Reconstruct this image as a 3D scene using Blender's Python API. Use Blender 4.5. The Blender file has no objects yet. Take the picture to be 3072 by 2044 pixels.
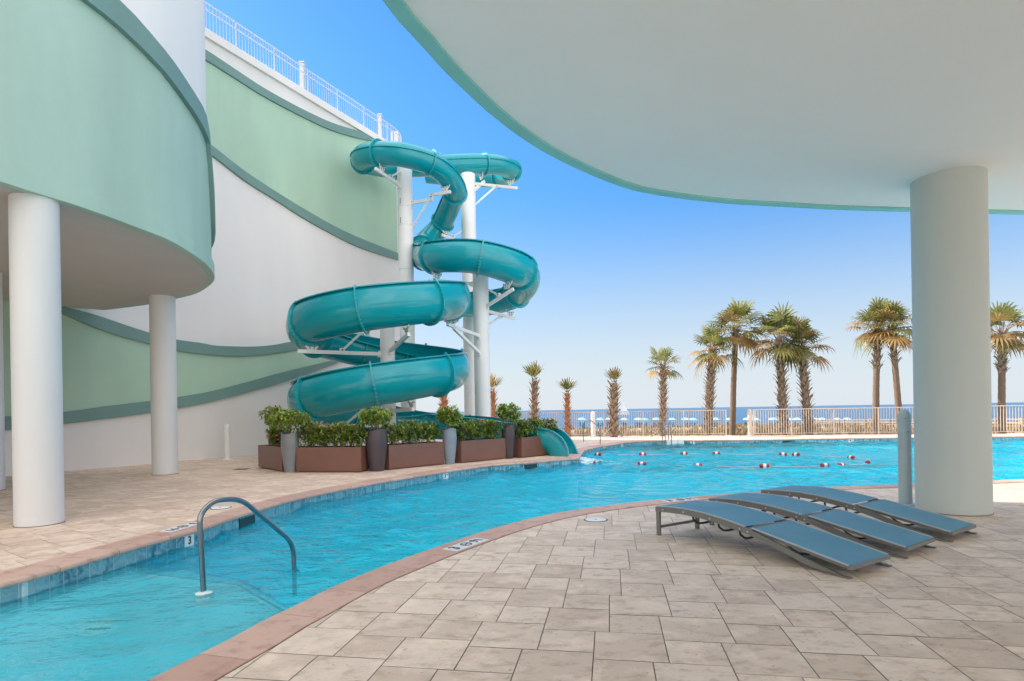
import bpy, bmesh, math, random
from mathutils import Vector, Matrix
random.seed(7)
C = bpy.context.scene
COL = C.collection
# ------------------------------------------------------------------ camera
F = 1770.0; PX, PY = 1536.0, 1232.0; ROLL = 0.0165; H = 1.5
cam_d = bpy.data.cameras.new("camera"); cam = bpy.data.objects.new("camera", cam_d); COL.objects.link(cam)
cam_d.sensor_width = 36; cam_d.lens = F/3072*36; cam_d.shift_y = (PY-1022)/3072
cam_d.clip_start = 0.05; cam_d.clip_end = 20000
ca, sa = math.cos(ROLL), math.sin(ROLL)
cam.matrix_world = Matrix(((ca, sa, 0, 0), (0, 0, -1, 0), (-sa, ca, 0, H), (0, 0, 0, 1)))
C.camera = cam
# ------------------------------------------------------------------ world, sun
SUN_EL = math.radians(36); SUN_AZ = math.radians(-67)      # azimuth from +Y, clockwise seen from above (negative = left)
w = bpy.data.worlds.new("World"); C.world = w; w.use_nodes = True
nt = w.node_tree; nt.nodes.clear()
sky = nt.nodes.new('ShaderNodeTexSky'); sky.sky_type = 'NISHITA'; sky.sun_disc = False
sky.sun_elevation = SUN_EL; sky.sun_rotation = SUN_AZ; sky.altitude = 0
sky.air_density = 1.0; sky.dust_density = 0.3; sky.ozone_density = 4.5
bg = nt.nodes.new('ShaderNodeBackground'); bg.inputs['Strength'].default_value = 0.093
wo = nt.nodes.new('ShaderNodeOutputWorld')
hs = nt.nodes.new('ShaderNodeHueSaturation'); hs.inputs['Saturation'].default_value = 1.24; nt.links.new(sky.outputs[0], hs.inputs['Color'])
tcw = nt.nodes.new('ShaderNodeTexCoord'); sep = nt.nodes.new('ShaderNodeSeparateXYZ'); nt.links.new(tcw.outputs['Generated'], sep.inputs[0])
def wmap(src, a, b, c, d):
    r = nt.nodes.new('ShaderNodeMapRange'); r.interpolation_type = 'SMOOTHSTEP'
    for k, v in ((1,a),(2,b),(3,c),(4,d)): r.inputs[k].default_value = v
    nt.links.new(src, r.inputs[0]); return r.outputs[0]
def wmath(op, a, b):
    m_ = nt.nodes.new('ShaderNodeMath'); m_.operation = op
    for k, v in ((0,a),(1,b)):
        if isinstance(v, (int,float)): m_.inputs[k].default_value = v
        else: nt.links.new(v, m_.inputs[k])
    return m_.outputs[0]
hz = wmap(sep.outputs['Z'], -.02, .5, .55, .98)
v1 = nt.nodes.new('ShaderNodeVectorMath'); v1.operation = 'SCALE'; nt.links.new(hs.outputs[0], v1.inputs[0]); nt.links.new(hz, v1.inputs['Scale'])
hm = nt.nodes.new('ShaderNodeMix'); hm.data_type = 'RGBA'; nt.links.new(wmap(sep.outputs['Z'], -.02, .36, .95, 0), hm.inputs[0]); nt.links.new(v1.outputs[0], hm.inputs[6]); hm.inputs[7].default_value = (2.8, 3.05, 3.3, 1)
# unseen bright cloud, added overhead and behind the camera to fill the shade
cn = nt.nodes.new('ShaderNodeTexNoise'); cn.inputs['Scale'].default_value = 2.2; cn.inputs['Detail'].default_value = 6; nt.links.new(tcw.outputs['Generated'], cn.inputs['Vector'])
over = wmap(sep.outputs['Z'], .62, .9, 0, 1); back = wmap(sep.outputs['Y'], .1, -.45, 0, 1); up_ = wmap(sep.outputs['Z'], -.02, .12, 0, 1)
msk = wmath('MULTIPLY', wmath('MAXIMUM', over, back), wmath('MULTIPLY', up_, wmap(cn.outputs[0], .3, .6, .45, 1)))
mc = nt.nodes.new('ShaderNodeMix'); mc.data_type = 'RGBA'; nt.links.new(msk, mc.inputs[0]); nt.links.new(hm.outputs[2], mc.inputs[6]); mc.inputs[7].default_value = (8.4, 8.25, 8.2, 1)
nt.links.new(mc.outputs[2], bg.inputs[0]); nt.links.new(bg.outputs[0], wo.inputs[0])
sd = bpy.data.lights.new("sun", 'SUN'); sd.energy = 3.2; sd.angle = math.radians(0.53); sd.color = (1, .93, .82)
sun = bpy.data.objects.new("sun", sd); COL.objects.link(sun)
sdir = Vector((math.sin(SUN_AZ)*math.cos(SUN_EL), math.cos(SUN_AZ)*math.cos(SUN_EL), math.sin(SUN_EL)))
sun.rotation_euler = sdir.to_track_quat('Z', 'Y').to_euler(); sun.location = (-40, 10, 60)
C.view_settings.view_transform = 'Standard'; C.view_settings.look = 'None'
C.view_settings.exposure = 1.53; C.view_settings.gamma = 1
try:
    C.cycles.max_bounces = 10; C.cycles.diffuse_bounces = 6; C.cycles.transparent_max_bounces = 12
    C.cycles.sample_clamp_indirect = 8
except Exception: pass

# ------------------------------------------------------------------ helpers
def ray(x, y):
    u, v = x-PX, y-PY
    return (u*ca - v*sa)/F, (v*ca + u*sa)/F          # right per metre of depth, down per metre of depth
def G(x, y, z=0.0):                                   # point of the pixel on the level z
    r, d = ray(x, y); Y = (H-z)/d
    return Vector((r*Y, Y, z))
def D(x, y, Y):                                       # point of the pixel at distance Y
    r, d = ray(x, y)
    return Vector((r*Y, Y, H-d*Y))
def zat(X, Y, y):                                     # height at plan point (X,Y) seen in pixel row y
    up = X/Y*F
    u = up; v = y-PY
    for _ in range(3): u = (up + v*sa)/ca
    return H - (v*ca+u*sa)/F*Y
def link(o, parent=None):
    COL.objects.link(o)
    if parent is not None: o.parent = parent
    return o
def tag(o, label=None, cat=None, group=None, kind=None):
    if label: o['label'] = label
    if cat: o['category'] = cat
    if group: o['group'] = group
    if kind: o['kind'] = kind
    return o
def empty(name, loc, rz=0, label=None, cat=None, group=None):
    o = bpy.data.objects.new(name, None); o.location = loc; o.rotation_euler = (0, 0, rz); link(o)
    o.empty_display_size = .1
    return tag(o, label, cat, group)
class MB:
    def __init__(s): s.v = []; s.f = []; s.m = []; s.c = []; s.mats = []; s.cur = 0
    def mat(s, m):
        if m not in s.mats: s.mats.append(m)
        s.cur = s.mats.index(m); return s
    def add(s, vs, fs, c=None):
        b = len(s.v); s.v += [tuple(p) for p in vs]
        for f in fs: s.f.append([b+i for i in f]); s.m.append(s.cur); s.c.append(c)
        return s
    def box(s, c, d, R=None):
        x, y, z = d[0]/2, d[1]/2, d[2]/2; c = Vector(c)
        vs = [Vector((i, j, k)) for i in (-x, x) for j in (-y, y) for k in (-z, z)]
        if R is not None: vs = [R @ p for p in vs]
        return s.add([p+c for p in vs], [(0,1,3,2),(4,6,7,5),(0,4,5,1),(2,3,7,6),(0,2,6,4),(1,5,7,3)])
    def bar(s, a, b, w, h, up=(0,0,1)):
        a, b = Vector(a), Vector(b); d = b-a; L = d.length
        if L < 1e-6: return s
        d.normalize(); up = Vector(up); sx = d.cross(up)
        if sx.length < 1e-4: sx = d.cross(Vector((1,0,0)))
        sx.normalize(); u = sx.cross(d)
        R = Matrix((d, -sx, u)).transposed()
        return s.box((a+b)/2, (L, w, h), R)
    def tube(s, pts, r, n=10, cap=True, closed=False):
        pts = [Vector(p) for p in pts]; rs = r if isinstance(r, (list, tuple)) else [r]*len(pts)
        b = len(s.v); N = len(pts); prev = None
        for i, p in enumerate(pts):
            if closed: t = pts[(i+1) % N]-pts[i-1]
            else: t = pts[min(i+1, N-1)]-pts[max(i-1, 0)]
            t.normalize()
            if prev is None:
                a = Vector((0,0,1)) if abs(t.z) < .9 else Vector((1,0,0)); nx = t.cross(a).normalized()
            else: nx = (prev - t*prev.dot(t)).normalized()
            prev = nx; ny = t.cross(nx)
            for k in range(n):
                a = 2*math.pi*k/n; s.v.append(tuple(p + (nx*math.cos(a)+ny*math.sin(a))*rs[i]))
        M = N if closed else N-1
        for i in range(M):
            for k in range(n):
                i2 = (i+1) % N
                s.f.append([b+i*n+k, b+i*n+(k+1)%n, b+i2*n+(k+1)%n, b+i2*n+k]); s.m.append(s.cur); s.c.append(None)
        if cap and not closed:
            s.f.append([b+k for k in range(n)][::-1]); s.m.append(s.cur); s.c.append(None)
            s.f.append([b+(N-1)*n+k for k in range(n)]); s.m.append(s.cur); s.c.append(None)
        return s
    def lathe(s, prof, c=(0,0,0), n=32, sx=1, sy=1):
        b = len(s.v); c = Vector(c)
        for r, z in prof:
            for k in range(n):
                a = 2*math.pi*k/n; s.v.append((c.x+r*math.cos(a)*sx, c.y+r*math.sin(a)*sy, c.z+z))
        for i in range(len(prof)-1):
            for k in range(n):
                s.f.append([b+i*n+k, b+i*n+(k+1)%n, b+(i+1)*n+(k+1)%n, b+(i+1)*n+k]); s.m.append(s.cur); s.c.append(None)
        s.f.append([b+k for k in range(n)][::-1]); s.m.append(s.cur); s.c.append(None)
        s.f.append([b+(len(prof)-1)*n+k for k in range(n)]); s.m.append(s.cur); s.c.append(None)
        return s
    def build(s, name, mat=None, parent=None, smooth=False, angle=40, local=True):
        me = bpy.data.meshes.new(name)
        vs = s.v
        if parent is not None and local:
            Mi = Matrix.Translation(parent.location) @ parent.rotation_euler.to_matrix().to_4x4() if parent.parent is None else Matrix.Identity(4)
            if parent.parent is not None:
                q = parent
                while q.parent is not None: q = q.parent
                Mi = Matrix.Translation(q.location) @ q.rotation_euler.to_matrix().to_4x4()
            Mi = Mi.inverted(); vs = [tuple(Mi @ Vector(p)) for p in s.v]
        me.from_pydata(vs, [], s.f)
        for m in ([mat] if mat is not None else s.mats): me.materials.append(m)
        if mat is None: me.polygons.foreach_set('material_index', s.m)
        if any(c is not None for c in s.c):
            at = me.attributes.new('shade', 'FLOAT', 'FACE')
            at.data.foreach_set('value', [c if c is not None else .5 for c in s.c])
        if smooth:
            me.polygons.foreach_set('use_smooth', [True]*len(me.polygons))
            try: me.set_sharp_from_angle(angle=math.radians(angle))
            except Exception: pass
        me.update()
        return link(bpy.data.objects.new(name, me), parent)
def copy_tree(o, parent=None):
    c = o.copy(); COL.objects.link(c); c.parent = parent
    for ch in list(o.children): copy_tree(ch, c)
    return c
def smooth_curve(pts, step=.15, closed=False):
    """Catmull-Rom through points (centripetal), roughly even spacing."""
    P = [Vector(p) for p in pts]; out = []
    n = len(P)
    for i in range(n if closed else n-1):
        if closed: p0, p1, p2, p3 = P[i-1], P[i], P[(i+1)%n], P[(i+2)%n]
        else:
            p1, p2 = P[i], P[i+1]
            p0 = P[i-1] if i > 0 else p1*2-p2
            p3 = P[i+2] if i+2 < n else p2*2-p1
        t0 = 0; t1 = t0+max((p1-p0).length,1e-4)**.5; t2 = t1+max((p2-p1).length,1e-4)**.5; t3 = t2+max((p3-p2).length,1e-4)**.5
        k = max(1, int((p2-p1).length/step))
        for j in range(k):
            t = t1+(t2-t1)*j/k
            A1 = p0*((t1-t)/(t1-t0))+p1*((t-t0)/(t1-t0)); A2 = p1*((t2-t)/(t2-t1))+p2*((t-t1)/(t2-t1)); A3 = p2*((t3-t)/(t3-t2))+p3*((t-t2)/(t3-t2))
            B1 = A1*((t2-t)/(t2-t0))+A2*((t-t0)/(t2-t0)); B2 = A2*((t3-t)/(t3-t1))+A3*((t-t1)/(t3-t1))
            out.append(B1*((t2-t)/(t2-t1))+B2*((t-t1)/(t2-t1)))
    if not closed: out.append(P[-1])
    return out
def interp(tab, x):
    if x <= tab[0][0]: return tab[0][1]
    for (a, b), (c, d) in zip(tab, tab[1:]):
        if x <= c: return b+(d-b)*(x-a)/(c-a)
    return tab[-1][1]

# ------------------------------------------------------------------ materials
def new_mat(name):
    m = bpy.data.materials.new(name); m.use_nodes = True; n = m.node_tree; n.nodes.clear()
    out = n.nodes.new('ShaderNodeOutputMaterial'); b = n.nodes.new('ShaderNodeBsdfPrincipled')
    n.links.new(b.outputs[0], out.inputs[0]); return m, n, b, out
def N(n, t, **kw):
    o = n.nodes.new(t)
    for k, v in kw.items(): setattr(o, k, v)
    return o
def mixc(n, fac, a, b, blend='MIX'):
    m = n.nodes.new('ShaderNodeMix'); m.data_type = 'RGBA'; m.blend_type = blend
    for idx, val in ((0, fac), (6, a), (7, b)):
        if hasattr(val, 'links') or hasattr(val, 'is_linked'): n.links.new(val, m.inputs[idx])
        elif idx == 0: m.inputs[0].default_value = val
        else: m.inputs[idx].default_value = (*val, 1)
    return m.outputs[2]
def noise(n, scale, detail=4, rough=.6, vec=None, stretch=None):
    t = N(n, 'ShaderNodeTexNoise'); t.inputs['Scale'].default_value = scale; t.inputs['Detail'].default_value = detail; t.inputs['Roughness'].default_value = rough
    if vec is None:
        tc = N(n, 'ShaderNodeTexCoord'); vec = tc.outputs['Object']
    if stretch:
        mp = N(n, 'ShaderNodeMapping'); mp.inputs['Scale'].default_value = stretch; n.links.new(vec, mp.inputs[0]); vec = mp.outputs[0]
    n.links.new(vec, t.inputs['Vector']); return t.outputs[0]
def ramp(n, src, a, b):
    r = N(n, 'ShaderNodeMapRange'); r.inputs[1].default_value = a; r.inputs[2].default_value = b; n.links.new(src, r.inputs[0]); return r.outputs[0]
def bump(n, b, src, strength, dist=.01):
    bn = N(n, 'ShaderNodeBump'); bn.inputs['Strength'].default_value = strength; bn.inputs['Distance'].default_value = dist
    n.links.new(src, bn.inputs['Height']); n.links.new(bn.outputs[0], b.inputs['Normal']); return bn
def simple(name, col, rough=.5, var=.08, scale=3, metal=0, bmp=0, bscale=60, spec=.5, stretch=None, coat=0):
    m, n, b, o = new_mat(name)
    dark = tuple(c*(1-var) for c in col); light = tuple(min(1, c*(1+var)) for c in col)
    f = ramp(n, noise(n, scale, 5, .6, stretch=stretch), .3, .7)
    n.links.new(mixc(n, f, dark, light), b.inputs['Base Color'])
    b.inputs['Roughness'].default_value = rough; b.inputs['Metallic'].default_value = metal
    b.inputs['Specular IOR Level'].default_value = spec
    if coat: b.inputs['Coat Weight'].default_value = coat
    if bmp: bump(n, b, noise(n, bscale, 4), bmp)
    return m
M = {}
M['stucco'] = simple('white stucco', (.80,.765,.735), .85, .045, .45, bmp=.25, bscale=40, spec=.2, stretch=(1,1,.25))
M['drum_white'] = simple('white tower stucco', (.80,.78,.76), .8, .03, .9, bmp=.2, bscale=40, spec=.2, stretch=(1,1,.25))
M['green'] = simple('sage green stucco', (.43,.60,.46), .8, .08, .5, bmp=.2, bscale=40, spec=.2, stretch=(1,1,.3))
M['drum_green'] = simple('mint green stucco', (.39,.54,.455), .75, .12, .5, bmp=.2, bscale=30, spec=.25, stretch=(1,1,.3))
M['trim'] = simple('grey green trim paint', (.17,.29,.26), .6, .05, 1, bmp=.1)
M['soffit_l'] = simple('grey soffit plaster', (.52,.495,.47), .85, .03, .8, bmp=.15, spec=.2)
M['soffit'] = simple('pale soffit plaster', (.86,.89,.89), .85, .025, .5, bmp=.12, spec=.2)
M['fascia'] = simple('teal fascia paint', (.24,.60,.58), .55, .05, 2, bmp=.08)
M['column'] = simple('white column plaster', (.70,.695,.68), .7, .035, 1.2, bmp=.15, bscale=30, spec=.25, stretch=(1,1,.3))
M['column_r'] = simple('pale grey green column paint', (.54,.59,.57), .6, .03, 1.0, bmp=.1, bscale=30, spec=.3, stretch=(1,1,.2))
M['white_paint'] = simple('white powder coat', (.78,.77,.75), .4, .03, 2)
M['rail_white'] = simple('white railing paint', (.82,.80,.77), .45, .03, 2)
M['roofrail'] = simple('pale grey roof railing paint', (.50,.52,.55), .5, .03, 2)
M['fence'] = simple('cream fence paint', (.60,.50,.42), .5, .03, 2)
M['bollard'] = simple('grey blue bollard paint', (.40,.50,.53), .45, .03, 3)
M['teal'] = None
def teal_mat(name, col):
    m, n, b, o = new_mat(name)
    f = ramp(n, noise(n, 1.3, 3), .3, .7)
    n.links.new(mixc(n, f, tuple(c*.96 for c in col), tuple(c*1.04 for c in col)), b.inputs['Base Color'])
    r = ramp(n, noise(n, 6, 4), .2, .8); rr = N(n, 'ShaderNodeMapRange'); rr.inputs[3].default_value = .14; rr.inputs[4].default_value = .18
    n.links.new(r, rr.inputs[0]); n.links.new(rr.outputs[0], b.inputs['Roughness'])
    b.inputs['Specular IOR Level'].default_value = .5
    return m
M['teal'] = teal_mat('teal gelcoat', (.003,.31,.36))
M['teal_in'] = teal_mat('teal gelcoat rim', (.01,.36,.41))
M['steel'] = simple('brushed stainless steel', (.27,.29,.31), .28, .1, 8, metal=1, stretch=(1,1,20))
M['black'] = simple('black bolt', (.03,.03,.03), .5)
M['brown'] = simple('brown planter paint', (.19,.085,.06), .32, .08, 2, bmp=.04, bscale=4)
M['vase_grey'] = simple('grey glazed planter', (.22,.23,.24), .35, .08, 2)
M['vase_blue'] = simple('blue grey glazed planter', (.24,.29,.34), .35, .08, 2)
M['vase_dark'] = simple('dark plum planter', (.075,.055,.065), .33, .08, 2)
M['soil'] = simple('dark potting soil', (.05,.035,.025), .95, .3, 20, bmp=.8, bscale=40)
def leaf_mat(name, a, b_, transl=.25):
    m, n, b, o = new_mat(name)
    at = N(n, 'ShaderNodeAttribute'); at.attribute_name = 'shade'
    n.links.new(mixc(n, at.outputs['Fac'], a, b_), b.inputs['Base Color'])
    b.inputs['Roughness'].default_value = .42; b.inputs['Specular IOR Level'].default_value = .4
    tr = N(n, 'ShaderNodeBsdfTranslucent'); n.links.new(mixc(n, at.outputs['Fac'], tuple(x*1.4 for x in a), tuple(min(1,x*1.4) for x in b_)), tr.inputs[0])
    mx = N(n, 'ShaderNodeMixShader'); mx.inputs[0].default_value = transl
    n.links.new(b.outputs[0], mx.inputs[1]); n.links.new(tr.outputs[0], mx.inputs[2]); n.links.new(mx.outputs[0], o.inputs[0])
    return m
M['leaf'] = leaf_mat('glossy shrub leaf', (.04,.09,.016), (.42,.52,.09))
M['frond'] = leaf_mat('palm frond', (.05,.075,.02), (.26,.245,.07), .42)
M['frond_dry'] = leaf_mat('dry palm frond', (.15,.085,.03), (.42,.27,.11), .42)
M['flower'] = leaf_mat('orange flower', (.75,.12,.05), (.95,.5,.12), .2)
M['twig'] = simple('pale shrub stem', (.24,.18,.12), .8, .2, 20)
M['boot'] = simple('palm boot fibre', (.27,.20,.145), .9, .3, 9, bmp=.5, bscale=30)
M['boot_red'] = simple('reddish palm fibre', (.36,.17,.09), .9, .35, 9, bmp=.5, bscale=30)
M['trunk'] = simple('palm trunk bark', (.17,.115,.08), .92, .25, 6, bmp=.8, bscale=12, stretch=(1,1,5))
M['wood'] = simple('weathered timber', (.33,.25,.19), .85, .15, 5, bmp=.3, bscale=20)
M['wood_dark'] = simple('brown timber', (.20,.13,.09), .85, .2, 5)
M['sling'] = None
def sling_mat():
    m, n, b, o = new_mat('blue mesh sling fabric')
    f = ramp(n, noise(n, 2.5, 3), .3, .7)
    wv = N(n, 'ShaderNodeTexWave'); wv.inputs['Scale'].default_value = 130; tc = N(n, 'ShaderNodeTexCoord'); n.links.new(tc.outputs['Object'], wv.inputs[0])
    c = mixc(n, f, (.115,.28,.39), (.145,.32,.43))
    n.links.new(mixc(n, wv.outputs[1], tuple([.9]*3), tuple([1]*3), 'MIX'), b.inputs['Base Color'])
    n.links.new(c, b.inputs['Base Color']); b.inputs['Roughness'].default_value = .6; b.inputs['Specular IOR Level'].default_value = .25
    bump(n, b, wv.outputs[1], .15, .002); return m
M['sling'] = sling_mat()
M['frame'] = simple('bronze grey aluminium frame', (.20,.20,.19), .4, .08, 5, metal=.3)
M['frame_lip'] = simple('pale frame edge', (.45,.50,.52), .4, .05, 5, metal=.3)
M['red'] = simple('red float plastic', (.42,.012,.02), .4, .1, 10)
M['white'] = simple('white plastic', (.8,.8,.8), .4, .03, 4)
M['ink'] = simple('black marker ink', (.02,.02,.025), .6)
M['tilewhite'] = simple('white ceramic marker', (.74,.75,.76), .35, .03, 4)
M['painted_hole'] = simple('painted dark opening', (.02,.03,.035), .4)  # near-black colour stands for the shade inside openings
M['rope'] = simple('white blue rope', (.45,.47,.55), .8, .3, 60)
M['umb'] = simple('pale aqua umbrella canvas', (.28,.52,.57), .7, .05, 1)
M['umb_blue'] = simple('blue beach chair canvas', (.05,.17,.33), .7)
M['sail'] = simple('white sailcloth', (.8,.8,.8), .7)
# pavers
def paver_mat(name, a, b_, stain, pits=1.0):
    m, n, b, o = new_mat(name)
    at = N(n, 'ShaderNodeAttribute'); at.attribute_name = 'shade'
    tc = N(n, 'ShaderNodeTexCoord'); v = tc.outputs['Object']
    off = N(n, 'ShaderNodeVectorMath', operation='MULTIPLY_ADD')
    cmb = N(n, 'ShaderNodeCombineXYZ'); n.links.new(at.outputs['Fac'], cmb.inputs[2])
    off.inputs[1].default_value = (60, 60, 60); n.links.new(cmb.outputs[0], off.inputs[0]); n.links.new(v, off.inputs[2])
    v2 = off.outputs[0]
    base = mixc(n, at.outputs['Fac'], a, b_)
    cloud = ramp(n, noise(n, 6.5, 6, .68, vec=v2, stretch=(1,1.7,1)), .50, .68)
    base = mixc(n, cloud, base, stain)
    lig = ramp(n, noise(n, 3.0, 5, .6, vec=v2), .5, .75)
    base = mixc(n, lig, base, tuple(min(1, x*1.15) for x in b_))
    # travertine pits: small elongated dark chips, gathered in patches
    vo = N(n, 'ShaderNodeTexVoronoi'); vo.inputs['Scale'].default_value = 21; mp = N(n, 'ShaderNodeMapping'); mp.inputs['Scale'].default_value = (1, 2.1, 1)
    wn = N(n, 'ShaderNodeTexNoise'); wn.inputs['Scale'].default_value = 22; n.links.new(v2, wn.inputs['Vector'])
    add = N(n, 'ShaderNodeVectorMath', operation='MULTIPLY_ADD'); add.inputs[1].default_value = (.03,.03,.03); n.links.new(wn.outputs[1], add.inputs[0]); n.links.new(v2, add.inputs[2])
    n.links.new(add.outputs[0], mp.inputs[0]); n.links.new(mp.outputs[0], vo.inputs['Vector'])
    pit = ramp(n, vo.outputs['Distance'], .24, .12)
    patch = ramp(n, noise(n, 4.5, 4, .7, vec=v2), .48, .62)
    sel = ramp(n, vo.outputs['Color'], .40, .5)
    mu = N(n, 'ShaderNodeMath', operation='MULTIPLY'); n.links.new(pit, mu.inputs[0]); n.links.new(patch, mu.inputs[1])
    mu2 = N(n, 'ShaderNodeMath', operation='MULTIPLY'); n.links.new(mu.outputs[0], mu2.inputs[0]); n.links.new(sel, mu2.inputs[1])
    mu3 = N(n, 'ShaderNodeMath', operation='MULTIPLY'); n.links.new(mu2.outputs[0], mu3.inputs[0]); mu3.inputs[1].default_value = .9*pits; pitf = mu3.outputs[0]
    base = mixc(n, pitf, base, tuple(x*.42 for x in stain))
    n.links.new(base, b.inputs['Base Color'])
    b.inputs['Roughness'].default_value = .62; b.inputs['Specular IOR Level'].default_value = .35
    hs = N(n, 'ShaderNodeMath', operation='MULTIPLY_ADD'); n.links.new(pitf, hs.inputs[0]); hs.inputs[1].default_value = -1.2
    n.links.new(noise(n, 16, 5, .65, vec=v2), hs.inputs[2])
    bump(n, b, hs.outputs[0], .35, .01); return m
M['paver'] = paver_mat('grey beige travertine paver', (.66,.52,.41), (.80,.655,.53), (.54,.405,.30))
M['paver_l'] = paver_mat('warm tan paver', (.66,.48,.36), (.82,.64,.50), (.56,.38,.27), .4)
M['grout'] = simple('dark grout', (.25,.215,.18), .9, .2, 20, bmp=.4)
M['coping'] = None
def coping_mat():
    m, n, b, o = new_mat('rose pink coping stone')
    at = N(n, 'ShaderNodeAttribute'); at.attribute_name = 'shade'
    base = mixc(n, at.outputs['Fac'], (.52,.32,.25), (.64,.42,.33))
    base = mixc(n, ramp(n, noise(n, 6, 6, .65), .5, .75), base, (.38,.21,.165))
    n.links.new(base, b.inputs['Base Color']); b.inputs['Roughness'].default_value = .6
    bump(n, b, noise(n, 25, 5), .3, .006); return m
M['coping'] = coping_mat()
def band_mat():
    m, n, b, o = new_mat('blue marbled waterline tile')
    at = N(n, 'ShaderNodeAttribute'); at.attribute_name = 'shade'
    tc = N(n, 'ShaderNodeTexCoord'); v = tc.outputs['Object']
    wn = N(n, 'ShaderNodeTexNoise'); wn.inputs['Scale'].default_value = 9; wn.inputs['Distortion'].default_value = 1.6; wn.inputs['Detail'].default_value = 5; n.links.new(v, wn.inputs[0])
    f = ramp(n, wn.outputs[0], .38, .62)
    base = mixc(n, f, (.05,.16,.24), (.20,.43,.52))
    base = mixc(n, at.outputs['Fac'], base, (.26,.47,.54)); 
    n.links.new(base, b.inputs['Base Color']); b.inputs['Roughness'].default_value = .22; return m
M['band'] = band_mat()
M['bandgrout'] = simple('pale tile grout', (.55,.66,.70), .7, .1, 20)
M['shell'] = simple('aqua pool plaster', (.06,.80,.94), .7, .06, 1.2)
M['shelf'] = simple('pale aqua shelf plaster', (.42,.76,.86), .7, .08, 1.6)
def water_mat(name, tint, amp=1.0):
    m = bpy.data.materials.new(name); m.use_nodes = True; n = m.node_tree; n.nodes.clear()
    o = N(n, 'ShaderNodeOutputMaterial')
    tc = N(n, 'ShaderNodeTexCoord'); v = tc.outputs['Object']
    n1 = noise(n, 3.2, 3, .55, vec=v, stretch=(1, 1.3, 1)); n2 = noise(n, 8, 3, .6, vec=v, stretch=(1, 1.4, 1)); n3 = noise(n, 22, 2, .5, vec=v)
    a = N(n, 'ShaderNodeMath', operation='MULTIPLY_ADD'); n.links.new(n2, a.inputs[0]); a.inputs[1].default_value = .42; n.links.new(n1, a.inputs[2])
    a2 = N(n, 'ShaderNodeMath', operation='MULTIPLY_ADD'); n.links.new(n3, a2.inputs[0]); a2.inputs[1].default_value = .07; n.links.new(a.outputs[0], a2.inputs[2])
    bn = N(n, 'ShaderNodeBump'); bn.inputs['Strength'].default_value = 1.0; n.links.new(a2.outputs[0], bn.inputs['Height'])
    sp = N(n, 'ShaderNodeSeparateXYZ'); n.links.new(v, sp.inputs[0]); ds = N(n, 'ShaderNodeMapRange'); n.links.new(sp.outputs['Y'], ds.inputs[0])
    for k_, v_ in ((1, 4.0), (2, 11.0), (3, .034*amp), (4, .12*amp)): ds.inputs[k_].default_value = v_
    n.links.new(ds.outputs[0], bn.inputs['Distance'])
    fr = N(n, 'ShaderNodeFresnel'); fr.inputs[0].default_value = 1.36; n.links.new(bn.outputs[0], fr.inputs['Normal'])
    gl = N(n, 'ShaderNodeBsdfGlossy'); gl.inputs['Roughness'].default_value = .03; n.links.new(bn.outputs[0], gl.inputs['Normal'])
    tr = N(n, 'ShaderNodeBsdfTransparent'); tr.inputs[0].default_value = (*tint, 1)
    rf = N(n, 'ShaderNodeBsdfRefraction'); rf.inputs['IOR'].default_value = 1.33; rf.inputs['Roughness'].default_value = 0; rf.inputs[0].default_value = (*tint, 1); n.links.new(bn.outputs[0], rf.inputs['Normal'])
    mx0 = N(n, 'ShaderNodeMixShader'); mx0.inputs[0].default_value = .5; n.links.new(tr.outputs[0], mx0.inputs[1]); n.links.new(rf.outputs[0], mx0.inputs[2])
    mx = N(n, 'ShaderNodeMixShader'); n.links.new(fr.outputs[0], mx.inputs[0]); n.links.new(mx0.outputs[0], mx.inputs[1]); n.links.new(gl.outputs[0], mx.inputs[2])
    n.links.new(mx.outputs[0], o.inputs[0]); return m
M['water'] = water_mat('pool water', (.50,.98,1.0))
def sea_mat():
    m, n, b, o = new_mat('blue sea water')
    f = ramp(n, noise(n, .012, 5, .6, stretch=(1,8,1)), .35, .7)
    n.links.new(mixc(n, f, (.035,.085,.155), (.06,.135,.22)), b.inputs['Base Color'])
    b.inputs['Roughness'].default_value = .35; b.inputs['Specular IOR Level'].default_value = .25
    bump(n, b, noise(n, .8, 4, .6, stretch=(1,3,1)), .5, .4); return m
M['sea'] = sea_mat()
M['sand'] = simple('pale beach sand', (.62,.54,.43), .95, .08, .3, bmp=.6, bscale=4)
M['dune'] = simple('tan dune sand', (.30,.225,.15), .95, .25, .8, bmp=.8, bscale=6)
M['grass'] = leaf_mat('dry dune grass', (.09,.065,.03), (.30,.22,.12), .2)
M['foam'] = simple('white water foam', (.66,.84,.90), .5, .1, 9, bmp=.8, bscale=14)
def foam_holes():
    n = M['foam'].node_tree; b = next(x for x in n.nodes if x.type == 'BSDF_PRINCIPLED'); n.links.new(ramp(n, noise(n, 5, 5, .7, stretch=(.5,1.4,1)), .36, .56), b.inputs['Alpha'])
foam_holes()

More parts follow.
